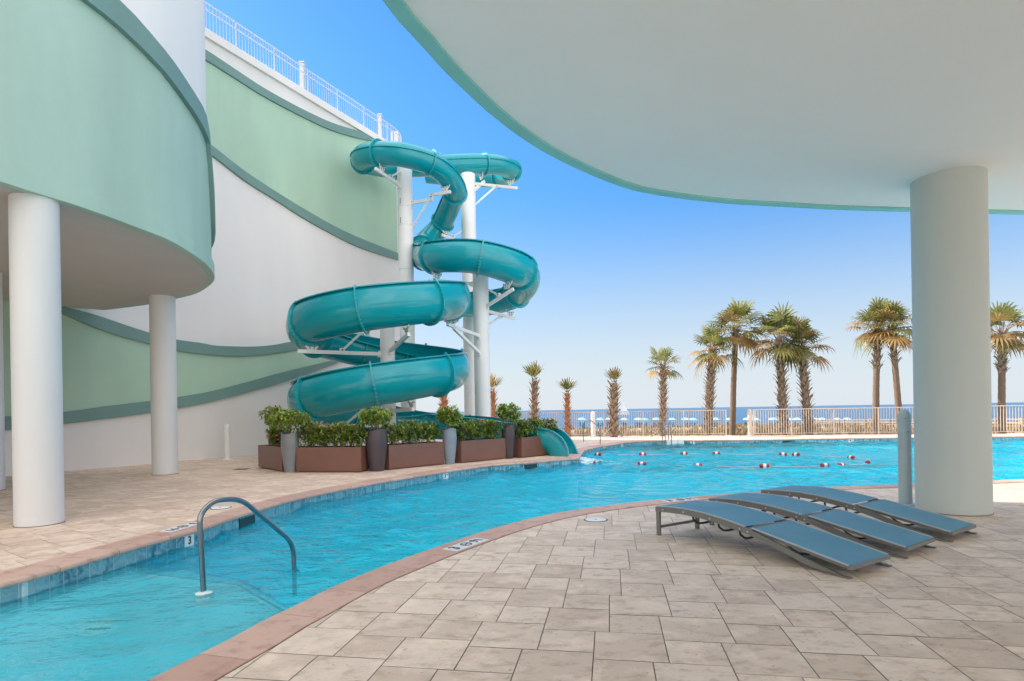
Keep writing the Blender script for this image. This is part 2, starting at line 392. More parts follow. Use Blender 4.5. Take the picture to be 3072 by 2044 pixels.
# ------------------------------------------------------------------ pool outline
WZ = -0.19
left_px = [(0,1748),(128,1715),(303,1665),(441,1627),(595,1585),(723,1542),(900,1492),(1112,1450),(1250,1427),(1372,1408),(1479,1394),(1578,1387),(1657,1380),(1733,1374)]
left_bank = [G(*p) for p in left_px]
left_bank = [Vector((-9.2,4.1,0)), Vector((-7.6,4.2,0)), Vector((-6.0,4.6,0))] + left_bank
tip = left_bank[-1]
far_px = [(1751,1350),(1784,1342),(1820,1335.5),(1850,1331),(1874,1327),(1930,1323),(1991,1321.5),(2097,1320.5),(2300,1318.5),(2433,1316),(2688,1313),(2971,1310),(3072,1309)]
far_bank = [G(*p) for p in far_px]
far_bank += [Vector((30, far_bank[-1].y-.4, 0)), Vector((38, far_bank[-1].y-2, 0))]
near_px = [(495,2022),(600,1968),(695,1920),(791,1867),(883,1823),(1028,1752),(1226,1674),(1325,1639),(1500,1582),(1640,1547),(1756,1527),(1895,1509),(2040,1495),(2200,1482.5),(2476,1463),(2685,1455),(2974,1443),(3072,1439)]
near_bank = [G(*p) for p in near_px]
nb0, nb1 = near_bank[0], near_bank[1]; nbd = (nb0-nb1).normalized(); near_bank = [nb0+nbd*6.5+Vector((-2.5,1.2,0)), nb0+nbd*3.6+Vector((-.4,.15,0)), nb0+nbd*1.5] + near_bank + [Vector((14,11.9,0)), Vector((20,12.8,0)), Vector((28,15,0)), Vector((38,19,0))]
LB = smooth_curve(left_bank, .16); FB = smooth_curve(far_bank, .25); NB = smooth_curve(near_bank, .16)
TIPSEG = [tip.lerp(far_bank[0], t) for t in (.25,.5,.75)]
outline = LB + TIPSEG + FB + NB[::-1]       # clockwise seen from above? handled by normals below
def area(P): return sum(P[i].x*P[(i+1)%len(P)].y-P[(i+1)%len(P)].x*P[i].y for i in range(len(P)))/2
if area(outline) < 0: outline.reverse()      # counter-clockwise: interior on the left, outward normal = (dy,-dx)
NO = len(outline)
def onormal(i):
    t = outline[(i+1)%NO]-outline[i-1]; t.normalize(); return Vector((t.y, -t.x, 0))
ONRM = [onormal(i) for i in range(NO)]
def inside(P, x, y):
    c = False; n = len(P); j = n-1
    for i in range(n):
        if (P[i].y > y) != (P[j].y > y) and x < (P[j].x-P[i].x)*(y-P[i].y)/(P[j].y-P[i].y)+P[i].x: c = not c
        j = i
    return c
CW = .36                                      # coping width
# --- deck base with a hole
def ring_fill(outer, holes, z, name, mat):
    bm = bmesh.new()
    for loop in [outer]+holes:
        vs = [bm.verts.new((p[0], p[1], z)) for p in loop]
        for i in range(len(vs)): bm.edges.new((vs[i], vs[(i+1)%len(vs)]))
    bmesh.ops.triangle_fill(bm, use_beauty=True, use_dissolve=False, edges=bm.edges[:])
    for f in bm.faces:
        if f.normal.z < 0: f.normal_flip()
    me = bpy.data.meshes.new(name); bm.to_mesh(me); bm.free(); me.materials.append(mat)
    return link(bpy.data.objects.new(name, me))
fence_pts = [Vector((-30,44,0)), Vector((-6,37,0)), Vector((0,34.0,0))] + [G(1600,1310.5), G(1780,1309), G(1950,1308), G(2300,1307), G(2600,1303.2), G(3000,1302)] + [Vector((33,26.5,0)), Vector((45,25,0))]
FENCE = smooth_curve(fence_pts, .5)
deck_far = [p+Vector((0,.35,0)) for p in FENCE]
outer = [(-30,-14)]+[(45,-14)]+[(p.x,p.y) for p in deck_far[::-1]]
hole = [p+nn*.02 for p, nn in zip(outline, ONRM)]
deck = ring_fill(outer, [hole], -.006, 'pool_deck', M['grout']); tag(deck, kind='structure')
# --- pavers (two square sizes laid in a hopscotch pattern)
def nearest(P, x, y, cand):
    best = None
    for i in cand:
        d = (P[i].x-x)**2+(P[i].y-y)**2
        if best is None or d < best[0]: best = (d, i)
    return best
def clip(poly, p0, nrm):                      # keep (p-p0).nrm >= 0
    out = []
    for i in range(len(poly)):
        a, b = poly[i], poly[(i+1)%len(poly)]
        da = (a-p0).dot(nrm); db = (b-p0).dot(nrm)
        if da >= 0: out.append(a)
        if (da >= 0) != (db >= 0): out.append(a+(b-a)*(da/(da-db)))
    return out
def lay(name, mat, origin, ang, A, B, region, gap=.0065, extra=None):
    mb = MB(); ex = Vector((math.cos(ang), math.sin(ang), 0)); ey = Vector((-ex.y, ex.x, 0))
    cells = {}
    for i, p in enumerate(outline): cells.setdefault((int(p.x//1), int(p.y//1)), []).append(i)
    R = 90
    for i in range(-R, R):
        for j in range(-R, R):
            o = ex*(i*A-j*B) + ey*(i*B+j*A)
            for (ox, oy, s) in ((0, 0, A), (A, 0, B)):
                # large square [0,A]^2 ; small square sits at its right side
                p = origin + o + ex*ox + ey*oy
                c = p+ex*(s/2)+ey*(s/2)
                if not region(c): continue
                q = [p+ex*gap/2+ey*gap/2, p+ex*(s-gap/2)+ey*gap/2, p+ex*(s-gap/2)+ey*(s-gap/2), p+ex*gap/2+ey*(s-gap/2)]
                cx, cy = int(c.x//1), int(c.y//1)
                cand = [k for a in (-1,0,1) for b in (-1,0,1) for k in cells.get((cx+a, cy+b), ())]
                if cand:
                    d, k = nearest(outline, c.x, c.y, cand)
                    q = clip(q, outline[k]+ONRM[k]*(CW+.006), ONRM[k])
                    if len(q) < 3: continue
                elif inside(outline, c.x, c.y): continue
                if extra: q = extra(q)
                if len(q) < 3: continue
                sh = random.random()
                z = random.uniform(-.0008, .0008)
                mb.add([(v.x, v.y, z) for v in q], [tuple(range(len(q)))], sh)
    o = mb.build(name, mat); return o
ang = -math.atan2(294/F*1.0, 1.0)
org = G(1779.7,1977.6)
NBtab = [(p.x, p.y) for p in NB]
def near_side(c): return c.y < interp(NBtab, c.x)+.45
pr = lay('stone_paving', M['paver'], org, ang, .445, .35, lambda c: -5.9 < c.x < 18 and -2.5 < c.y < 15.5 and near_side(c))
tag(pr, kind='structure')
WP0 = Vector((-10.36, 21.0, 0)); WD = Vector((.511, 1, 0)).normalized(); WN = Vector((WD.y, -WD.x, 0))
fy = sorted((p.x, p.y) for p in FENCE)
e1 = G(47,1665); e2 = G(403,1606); angl = math.atan2(e2.y-e1.y, e2.x-e1.x)
pl = lay('tan_paving', M['paver_l'], e1, angl, .445, .35, gap=.005, region= lambda c: -18 < c.x < 26 and c.y < interp(fy, c.x)+.2 and not near_side(c) and (c-WP0).dot(WN) > -.2)
tag(pl, kind='structure')
# --- coping, waterline tiles, pool shell
def sweep_ring(mb, idx, prof, sh, trim=.0):
    """profile = list of (outward offset, z) swept over outline indices"""
    b = len(mb.v); n = len(prof)
    for q, i in enumerate(idx):
        p = outline[i % NO]; nn = ONRM[i % NO]; tdir = Vector((-nn.y, nn.x, 0))
        e = trim if q == 0 else (-trim if q == len(idx)-1 else 0)
        for (o, z) in prof:
            v = p+nn*o+tdir*e; mb.v.append((v.x, v.y, z))
    for q in range(len(idx)-1):
        for k in range(n-1):
            mb.f.append([b+q*n+k, b+q*n+k+1, b+(q+1)*n+k+1, b+(q+1)*n+k]); mb.m.append(mb.cur); mb.c.append(sh)
    for q, rev in ((0, False), (len(idx)-1, True)):
        f = [b+q*n+k for k in range(n)]; mb.f.append(f[::-1] if rev else f); mb.m.append(mb.cur); mb.c.append(sh)
def near_idx(p):
    return min(range(NO), key=lambda i: (outline[i]-p).length_squared)
cp = MB(); i = 0
while i < NO:
    k = min(4, NO-i)
    sweep_ring(cp, list(range(i, i+k+1)), [(0,-.055),(-.025,-.05),(-.035,-.03),(-.028,-.006),(-.01,.008),(.02,.012),(CW-.004,.012),(CW,.006),(CW,-.02)], random.random(), .005)
    i += k
tag(cp.build('pool_coping', M['coping']), kind='structure')
# grout body under the coping joints
gb = MB(); sweep_ring(gb, list(range(NO+1)), [(.002,-.05),(-.018,-.045),(.0,.005),(CW,.004),(CW,-.05)], .5)
tag(gb.build('coping_bed', M['grout']), kind='structure')
SK = [G(746,1546), G(1598,1392), G(2369,1322)]           # skimmer mouths
bd = MB()
def outline_at(d):
    """point and normal at arc length d"""
    j = int(interp(ARC, d)); j = min(j, NO-1); return j
acc = 0; LENS = [0]
for i in range(NO): acc += (outline[(i+1) % NO]-outline[i]).length; LENS.append(acc)
def opt(d):
    d = d % LENS[-1]
    lo, hi = 0, NO
    while hi-lo > 1:
        m_ = (lo+hi)//2
        if LENS[m_] <= d: lo = m_
        else: hi = m_
    t = (d-LENS[lo])/(LENS[lo+1]-LENS[lo])
    a, b = outline[lo], outline[(lo+1) % NO]
    nn = ONRM[lo].lerp(ONRM[(lo+1) % NO], t).normalized()
    return a.lerp(b, t), nn
d = 0
while d < LENS[-1]-.16:
    a, na = opt(d+.005); b, nb = opt(d+.147)
    sh = random.random()**1.5*.8
    o = .004
    mid_ = (a+b)/2
    bd.add([(a.x+na.x*o, a.y+na.y*o, -.056), (b.x+nb.x*o, b.y+nb.y*o, -.056), (b.x+nb.x*o, b.y+nb.y*o, -.205), (a.x+na.x*o, a.y+na.y*o, -.205)], [(0,1,2,3)], sh)
    bd.add([(a.x+na.x*o, a.y+na.y*o, -.211), (b.x+nb.x*o, b.y+nb.y*o, -.211), (b.x+nb.x*o, b.y+nb.y*o, -.36), (a.x+na.x*o, a.y+na.y*o, -.36)], [(0,1,2,3)], random.random()*.6)
    d += .152
tag(bd.build('waterline_tiles', M['band']), kind='structure')
sh_ = MB(); sh_.mat(M['bandgrout']); sweep_ring(sh_, list(range(NO+1)), [(.008,-.05),(.008,-.37)], .5)
sh_.mat(M['shell']); sweep_ring(sh_, list(range(NO+1)), [(.008,-.37),(.008,-1.35)], .5)
sh_.add([(-12,-2,-1.3),(40,-2,-1.3),(40,30,-1.3),(-12,30,-1.3)], [(0,1,2,3)], .5)
tag(sh_.build('pool_shell'), kind='structure')
A_, B_, C_ = G(395,1690,WZ), G(712,1728,WZ), G(915,1838,WZ)
shp = [Vector((-9.6,.8,0)), Vector((-2.6,.8,0)), Vector((C_.x+.5,C_.y-1.0,0)), C_, B_, A_, Vector((A_.x-.6,A_.y+.6,0)), Vector((-9.6,A_.y+.5,0))]
def prism(mb, poly, z0, z1, c=None):
    n = len(poly); vs = [(p[0],p[1],z0) for p in poly]+[(p[0],p[1],z1) for p in poly]
    mb.add(vs, [tuple(range(n))[::-1], tuple(range(n, 2*n))]+[(k,(k+1)%n,n+(k+1)%n,n+k) for k in range(n)], c); return mb
sb = MB(); prism(sb, shp, -1.29, -.285); tag(sb.build('pool_shelf', M['shelf']), kind='structure')
sb = MB(); sb.bar((A_.x,A_.y,-.283),(B_.x,B_.y,-.283),.025,.006); sb.bar((B_.x,B_.y,-.283),(C_.x,C_.y,-.283),.025,.006); tag(sb.build('shelf_edge_tiles', M['band']), kind='structure')
# --- water with real low waves
def grid_mesh(name, x0, x1, y0, y1, nx, ny, fz, mat):
    import numpy as np
    X = np.linspace(x0, x1, nx); Y = np.linspace(y0, y1, ny); xx, yy = np.meshgrid(X, Y)
    zz = fz(xx, yy); co = np.stack([xx, yy, zz], -1).reshape(-1, 3)
    ii = np.arange((ny-1)*(nx-1)); r = ii//(nx-1); c = ii % (nx-1); a = r*nx+c
    q = np.stack([a, a+1, a+nx+1, a+nx], -1)
    me = bpy.data.meshes.new(name); me.vertices.add(len(co)); me.vertices.foreach_set('co', co.ravel())
    me.loops.add(q.size); me.loops.foreach_set('vertex_index', q.ravel().astype('i'))
    me.polygons.add(len(q)); me.polygons.foreach_set('loop_start', (np.arange(len(q))*4).astype('i')); me.polygons.foreach_set('loop_total', np.full(len(q), 4, 'i'))
    me.materials.append(mat); me.update(calc_edges=True); me.validate()
    me.polygons.foreach_set('use_smooth', [True]*len(me.polygons))
    return link(bpy.data.objects.new(name, me))
def waves(x, y):
    r = np.random.default_rng(21); z = 0*x
    px_ = x+.25*np.sin(y*.9+1)+.18*np.sin(x*1.3+y*.4); py_ = y+.25*np.sin(x*.8)+.15*np.sin(y*1.7+x*.5)
    for k in range(46):
        lam = np.exp(r.uniform(np.log(.3), np.log(1.2))); th = r.normal(1.25, .75); ph = r.uniform(0, 6.28)
        z = z+.0040*lam**.9*np.sin(2*np.pi/lam*(px_*np.cos(th)+py_*np.sin(th))+ph)
    z = np.clip(z+.5*z*np.abs(z)/.02, -.07, .075)                      # sharper crests
    a = np.interp(y, [2, 5, 9, 14, 24], [.22, .34, .9, 1.6, 1.7])*(.75+.35*np.sin(x*.31+1)*np.sin(y*.37+.4))
    sp_ = np.exp(-((x-3.8)**2+(y-18.6)**2)/9)     # stirred up where the slide runs in
    return np.minimum(WZ+z*(a+.35*sp_), -.10)
import numpy as np
tag(grid_mesh('pool_water', -11, 39, .3, 29, 860, 560, waves, M['water']), kind='structure')
# ------------------------------------------------------------------ beach, dunes, sea
import numpy as np
rng = np.random.default_rng(3)
def fractal(x, y, seed=0, scale=1.0, octs=4):
    r = np.random.default_rng(seed); z = 0*x
    for o in range(octs):
        for _ in range(4):
            a = r.uniform(0, 6.28); ph = r.uniform(0, 6.28); f = 2**o/scale*r.uniform(.7, 1.3)
            z = z + np.sin((x*np.cos(a)+y*np.sin(a))*f+ph)/(2**o)/4
    return z
def ground_z(x, y):
    base = np.interp(y, [-60, 20, 34, 44, 60, 80, 100, 135, 185, 205, 240], [-2.2, -2.0, -.35, -.75, -1.15, -1.25, -2.6, -4.9, -5.2, -5.7, -9])
    wob = fractal(x, y, 5, 9, 4)*np.interp(y, [30, 45, 90, 120, 180], [.05, .4, .4, .12, .03])
    return base+wob
gr = grid_mesh('ground', -160, 420, -60, 240, 400, 330, ground_z, M['dune']); tag(gr, kind='structure')
seam = MB(); seam.add([(-15000,195,-5.45),(15000,195,-5.45),(15000,16000,-5.45),(-15000,16000,-5.45)], [(0,1,2,3)]); tag(seam.build('sea', M['sea']), kind='structure')
seam = MB(); seam.add([(-3000,-3000,-9.2),(3000,-3000,-9.2),(3000,198,-9.2),(-3000,198,-9.2)], [(0,1,2,3)]); tag(seam.build('far_land', M['sand']), kind='structure')
# dune grass
gm = MB()
for _ in range(5200):
    y = random.uniform(35.5, 92); x = random.uniform(-.35, 1.02)*y
    z = float(ground_z(np.array(x), np.array(y)))
    n_ = random.randint(5, 9); hgt = random.uniform(.22, .6); s_ = random.random()
    for k in range(n_):
        a = random.uniform(0, 6.28); lean = random.uniform(.1, .5)*hgt; wd = random.uniform(.008, .02)*(1+y/50)
        bx, by = x+random.uniform(-.25,.25), y+random.uniform(-.25,.25)
        tx, ty = bx+math.cos(a)*lean, by+math.sin(a)*lean; hh = hgt*random.uniform(.6, 1.1)
        px_, py_ = -math.sin(a)*wd, math.cos(a)*wd
        gm.add([(bx-px_,by-py_,z-.05),(bx+px_,by+py_,z-.05),(bx+(tx-bx)*.4+px_,by+(ty-by)*.4+py_,z+hh*.6),(tx,ty,z+hh)], [(0,1,2),(0,2,3)], max(0,min(1,s_+random.uniform(-.3,.3))))
tag(gm.build('dune_grass', M['grass']), 'dry tan grass covering the dunes behind the pool fence', 'grass', kind='stuff')

# ------------------------------------------------------------------ hotel wall with sweeping bands
def WP(x, y):                                  # pixel -> (s, z) on the wall plane
    r, d = ray(x, y)
    # (r*Y, Y): (P-WP0).WN = 0
    Y = WP0.dot(WN)/(r*WN.x+WN.y); P = Vector((r*Y, Y, 0))
    return (P-WP0).dot(WD), H-d*Y
R2 = lambda L: [WP(600+x/2.24, y/2.24) for x, y in L]
R3 = lambda L: [WP(x/2.24, 600+y/2.24) for x, y in L]
RB = lambda L: [WP(620+x/2.24, 600+y/2.24) for x, y in L]
R6 = lambda L: [WP(800+x/3.016, 800+y/3.016) for x, y in L]
def fn(tab, lo=None, hi=None):
    tab = sorted(tab)
    sm = smooth_curve([Vector((a, b, 0)) for a, b in tab], .3)
    T = [(p.x, p.y) for p in sm]
    def f(s):
        if s < T[0][0]: return T[0][1]+(s-T[0][0])*(T[1][1]-T[0][1])/(T[1][0]-T[0][0]+1e-6)*.6
        if s > T[-1][0]: return T[-1][1]+(s-T[-1][0])*(T[-1][1]-T[-2][1])/(T[-1][0]-T[-2][0]+1e-6)
        return interp(T, s)
    return f
U1t = fn(R2([(75,370),(240,480),(400,585),(640,718),(860,822),(1000,868),(1140,905)]))
U1b = fn(R2([(75,435),(250,545),(400,640),(640,768),(860,872),(1030,925),(1150,951)]))
U2t = fn(R2([(80,990),(300,1160)])+RB([(540,0),(700,95),(880,195),(1060,275),(1290,365)]))
U2b = fn(R2([(90,1060),(300,1222)])+RB([(450,0),(620,110),(800,212),(1000,312),(1290,410)]))
L3t = fn(R3([(610,768),(1010,900),(1185,942),(1390,975)])+RB([(0,972),(150,985),(300,987),(450,975),(570,952)])+R6([(880,600)]))
L3b = fn(R3([(420,770),(600,848),(780,912),(1010,972),(1185,1015)])+RB([(0,1040),(150,1050),(300,1047),(450,1030)])+R6([(330,738)]))
L4t = fn(R3([(0,1458),(430,1425),(700,1388),(1010,1350),(1190,1325)])+RB([(0,1292),(150,1255),(300,1215),(480,1165)])+R6([(500,870)]))
L4b = fn(R3([(0,1552),(430,1505),(1010,1430),(1190,1400)])+RB([(0,1362),(300,1285),(480,1235)])+R6([(450,938)]))
WTOP = 15.0; SEND = 10.2
wall = empty('hotel_wall', (WP0.x, WP0.y, 0), 0, 'tall white hotel wall with sage green panels and grey green sweeping trim behind the slide', 'building')
body = MB()
plan = [WP0+WD*s for s in (-32, SEND)]
for k in range(1, 9):
    a = math.radians(k*11.25); c_ = WP0+WD*SEND-WN*2.2
    plan.append(c_+WN*2.2*math.cos(a)+WD*2.2*math.sin(a))
plan += [plan[-1]-WN*10, WP0-WD*32-WN*14]
prism(body, plan, -2.3, WTOP)
body.build('wall', M['stucco'], wall)
lg = MB(); led = [plan[i]+WN*.12 for i in range(2)]+[p+(p-(WP0+WD*SEND-WN*2.2)).normalized()*.12 for p in plan[2:10]]+plan[10:]
prism(lg, led, WTOP-.28, WTOP+.02); lg.build('parapet_ledge', M['stucco'], wall)
def strip(name, ft, fb, s0, s1, th, mat, step=.25):
    mb = MB(); n_ = int((s1-s0)/step)+1; rows = []
    for k in range(n_+1):
        s = s0+(s1-s0)*k/n_; zt = min(ft(s), WTOP-.29); zb = fb(s); zb = min(zb, zt-.001)
        p = WP0+WD*s; q = p+WN*th
        rows.append([(p.x,p.y,zb),(q.x,q.y,zb),(q.x,q.y,zt),(p.x,p.y,zt)])
    for r_ in rows: mb.v += r_
    for k in range(n_):
        for j in range(4):
            mb.f.append([4*k+j, 4*k+(j+1)%4, 4*(k+1)+(j+1)%4, 4*(k+1)+j]); mb.m.append(0); mb.c.append(None)
    mb.f += [[0,1,2,3], [4*n_+3,4*n_+2,4*n_+1,4*n_]]; mb.m += [0,0]; mb.c += [None]*2
    return mb.build(name, mat, wall)
strip('green_panel', lambda s: (U1t(s)+U1b(s))/2, lambda s: (U2t(s)+U2b(s))/2, -12, SEND, .02, M['green'])
strip('green_panel', lambda s: (L3t(s)+L3b(s))/2, lambda s: (L4t(s)+L4b(s))/2, -22, 8, .02, M['green'])
strip('trim_band', U1t, U1b, -12, WP(600+1140/2.24, 905/2.24)[0]+.6, .10, M['trim'])
strip('trim_band', U2t, U2b, -12, SEND, .10, M['trim'])
strip('trim_band', L3t, L3b, -10.5, 7.5, .10, M['trim'])
strip('trim_band', L4t, L4b, -22, 7.5, .10, M['trim'])
# roof railing
def rail_panels(parent, path, z0, hgt, mat, pitch, nper, post=.05, pr_=.009, mid=None, bars='square', name='railing_panel', postname='rail_post', top=.045):
    """path = list of Vector plan points evenly `pitch` apart"""
    acc_ = [0]
    for a, b in zip(path, path[1:]): acc_.append(acc_[-1]+(b-a).length)
    def at(d):
        d = max(0, min(acc_[-1]-1e-6, d)); k = next(i for i in range(len(acc_)-1) if acc_[i+1] > d)
        return path[k].lerp(path[k+1], (d-acc_[k])/(acc_[k+1]-acc_[k]))
    npan = int(acc_[-1]/pitch)
    for k in range(npan+1):
        p = at(k*pitch); z = z0
        mb = MB(); mb.box((p.x, p.y, z+hgt/2), (post, post, hgt)); mb.build(postname, mat, parent)
        if k == npan: break
        mb = MB(); sub = 4
        for q in range(sub):
            a, b = at(k*pitch+pitch*q/sub), at(k*pitch+pitch*(q+1)/sub)
            mb.bar((a.x,a.y,z+hgt-top/2),(b.x,b.y,z+hgt-top/2),top,top)
            mb.bar((a.x,a.y,z+.1),(b.x,b.y,z+.1),.03,.03)
            if mid: mb.bar((a.x,a.y,z+mid),(b.x,b.y,z+mid),.03,.03)
        for q in range(1, nper):
            p = at(k*pitch+pitch*q/nper); mb.box((p.x, p.y, z+hgt/2+.03), (pr_*2, pr_*2, hgt-.14))
        mb.build(name, mat, parent)
rp = [p+WN*0 for p in ([WP0+WD*s-WN*.15 for s in [-6+.5*k for k in range(0, 33)]])]
c_ = WP0+WD*SEND-WN*2.2
rp += [c_+(p-c_)*(2.05/2.2) for p in plan[2:10]] + [plan[9]-WN*k for k in (1,2,3)]
rr = empty('roof_railing', (WP0.x, WP0.y, WTOP), 0, 'white picket railing running along the roof edge above the green panel', 'railing')
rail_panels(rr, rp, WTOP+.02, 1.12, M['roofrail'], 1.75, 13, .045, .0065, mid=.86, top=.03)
for (s, lab) in ((WP(928,260)[0], 'white roof post behind the middle of the roof railing'), (WP(1160,385)[0], 'white roof post near the curved end of the roof railing')):
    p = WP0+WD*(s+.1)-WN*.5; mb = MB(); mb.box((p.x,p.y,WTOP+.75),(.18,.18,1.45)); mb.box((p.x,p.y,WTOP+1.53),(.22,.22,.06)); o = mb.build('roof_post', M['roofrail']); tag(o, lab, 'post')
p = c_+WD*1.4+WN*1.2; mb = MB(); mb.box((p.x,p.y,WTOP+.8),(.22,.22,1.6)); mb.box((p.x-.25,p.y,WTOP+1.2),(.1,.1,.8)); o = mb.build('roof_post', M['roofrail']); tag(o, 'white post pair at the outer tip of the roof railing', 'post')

# ------------------------------------------------------------------ rounded tower on columns
SOF = 4.6
dpx = [(0,548),(89,577),(192,608),(312,649),(402,683),(491,717),(558,755),(603,786),(629,815),(636,835),(628,850),(616,860),(580,881),(527,895),(446,912),(312,930)]
dp = [G(x, y, SOF) for x, y in dpx]; dp = [Vector((p.x, p.y, 0)) for p in dp]
dd = dp[0]-dp[1]; dd.normalize()
pre = [Vector((-14,.5,0)), Vector((-10.8,3.2,0)), Vector((-8.6,5.6,0))]
DP = smooth_curve(pre+dp, .25)
wend = WP0+WD*((dp[-1]-WP0).dot(WD)-2.2)-WN*.3
DP += [dp[-1].lerp(wend, t) for t in (.33,.66,1)]
drum_poly = DP+[WP0-WD*14-WN*4, Vector((-24, 12, 0)), Vector((-24,.5,0))]
tower = empty('hotel_tower', (-10, 10, 0), 0, 'rounded mint green and white tower overhang carried on white round columns', 'building')
def inset(P, d_, i0, i1):
    out = []
    for i, p in enumerate(P):
        if i0 <= i < i1:
            t = (P[min(i+1, i1-1)]-P[max(i-1, i0)]).normalized(); out.append(p+Vector((-t.y, t.x, 0))*d_)
        else: out.append(p)
    return out
# interior lies to the left or right of the curve?
t_ = (DP[len(DP)//2+1]-DP[len(DP)//2]).normalized(); side = 1 if Vector((-t_.y, t_.x, 0)).dot(Vector((-10,10,0))-DP[len(DP)//2]) > 0 else -1
def ins(d_): return inset(drum_poly, d_*side, 0, len(DP))
def wallstrip(mb, P, n_, z0, z1):             # vertical surface along first n_ points
    b = len(mb.v)
    for k in range(n_):
        a = z0[k] if isinstance(z0, list) else z0; c = z1[k] if isinstance(z1, list) else z1
        mb.v += [(P[k].x,P[k].y,a),(P[k].x,P[k].y,c)]
    for k in range(n_-1): mb.f.append([b+2*k, b+2*k+2, b+2*k+3, b+2*k+1]); mb.m.append(mb.cur); mb.c.append(None)
def ray_plan(x, y, P, n_):                     # first crossing of a pixel's vertical plane with the plan curve
    r, d = ray(x, y); best = None; acc_ = 0
    for k in range(n_-1):
        a, b = P[k], P[k+1]; fa = a.x-r*a.y; fb = b.x-r*b.y; L = (b-a).length
        if fa*fb <= 0 and fa != fb:
            t = fa/(fa-fb); q = a.lerp(b, t)
            if q.y > .5 and (best is None or q.y < best[0]): best = (q.y, acc_+L*t, H-d*q.y)
        acc_ += L
    return (best[1], best[2]) if best else None
ND = len(DP); sacc = [0]
for a, b in zip(DP, DP[1:]): sacc.append(sacc[-1]+(b-a).length)
bt = [ray_plan(x, y, DP, ND) for x, y in [(341.5,0),(402,58),(464,134),(527,214),(580,295),(610,360)]]
bb = [ray_plan(x, y, DP, ND) for x, y in [(241,0),(312,54),(379,112),(446,179),(500,241),(553,312),(598,384),(618,432)]]
bt = [q for q in bt if q]; bb = [q for q in bb if q]
nose = ray_plan(634, 700, DP, ND) or (sacc[-1]*.6, 0)
bt = [(a, b) for a, b in bt]+[(nose[0]+1.0, 6.35), (nose[0]+3.5, 5.9)]; bb = [(a, b) for a, b in bb]+[(nose[0]+1.0, 5.75), (nose[0]+3.5, 5.35)]
ft, fb_ = fn(bt), fn(bb)
ztop = [max(min(ft(s), 19.9), 5.0) for s in sacc]; zbot = [max(min(fb_(s), 19.5), 4.9) for s in sacc]
print('band', [(round(a,2),round(b,2)) for a,b in bt], [(round(a,2),round(b,2)) for a,b in bb])
mb = MB(); prism(mb, ins(.28), SOF+.06, 20); mb.build('tower_core', M['drum_white'], tower)
g0 = ins(.0); w0 = ins(.06); t0 = ins(-.09)
mb = MB(); wallstrip(mb, w0, ND, [min(19.9,max(SOF+.3,(a+b)/2)) for a,b in zip(ztop,zbot)], 20); mb.build('upper_wall', M['drum_white'], tower, smooth=True)
mb = MB(); wallstrip(mb, g0, ND, SOF+.25, [(a+b)/2 for a,b in zip(ztop,zbot)]); mb.build('green_wall', M['drum_green'], tower, smooth=True)
mb = MB()
wallstrip(mb, t0, ND, zbot, ztop)
b = len(mb.v)
for (P_, Z_) in ((t0, zbot), (w0, zbot), (t0, ztop), (w0, ztop)):
    mb.v += [(P_[k].x, P_[k].y, Z_[k]) for k in range(ND)]
for k in range(ND-1):
    mb.f.append([b+k, b+k+1, b+ND+k+1, b+ND+k]); mb.f.append([b+2*ND+k, b+2*ND+k+1, b+3*ND+k+1, b+3*ND+k]); mb.m += [0,0]; mb.c += [None]*2
mb.build('trim_band', M['trim'], tower, smooth=True)
g1 = ins(-.055); g2 = ins(.26)
mb = MB(); wallstrip(mb, g1, ND, SOF, SOF+.27); b = len(mb.v)
for (P_, z_) in ((g1, SOF), (g2, SOF), (g1, SOF+.27), (g0, SOF+.28)): mb.v += [(P_[k].x, P_[k].y, z_) for k in range(ND)]
for k in range(ND-1):
    mb.f.append([b+k, b+k+1, b+ND+k+1, b+ND+k]); mb.f.append([b+2*ND+k, b+2*ND+k+1, b+3*ND+k+1, b+3*ND+k]); mb.m += [0,0]; mb.c += [None]*2
g3 = ins(.10)
mb.build('fascia_lip', M['drum_green'], tower, smooth=True, angle=30)
def flat(poly, z, name, mat, parent):
    o = ring_fill([(p.x,p.y) for p in poly], [], z, name, mat)
    me = o.data; me.flip_normals(); M_ = Matrix.Translation(-parent.location); me.transform(M_); o.parent = parent; return o
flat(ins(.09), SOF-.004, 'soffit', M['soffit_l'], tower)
def column(parent, X, Y, R_, z1, mat, name='column'):
    mb = MB(); mb.lathe([(R_, -.02), (R_, z1)], (X, Y, 0), 48); mb.build(name, mat, parent, smooth=True, angle=50)
    mb = MB(); mb.lathe([(R_+.006, 0), (R_+.006, .012)], (X, Y, 0), 48); return mb.build('base_joint', M['grout'], parent)
rr_ = lambda x, y: ray(x, y)[0]
column(tower, rr_(116,1400)*8.38, 8.38, .286, SOF, M['column'])
column(tower, rr_(492,1200)*15.3, 15.3, .298, SOF, M['column'])
column(tower, rr_(-40,1300)*12.4, 12.4, .29, SOF, M['column'])

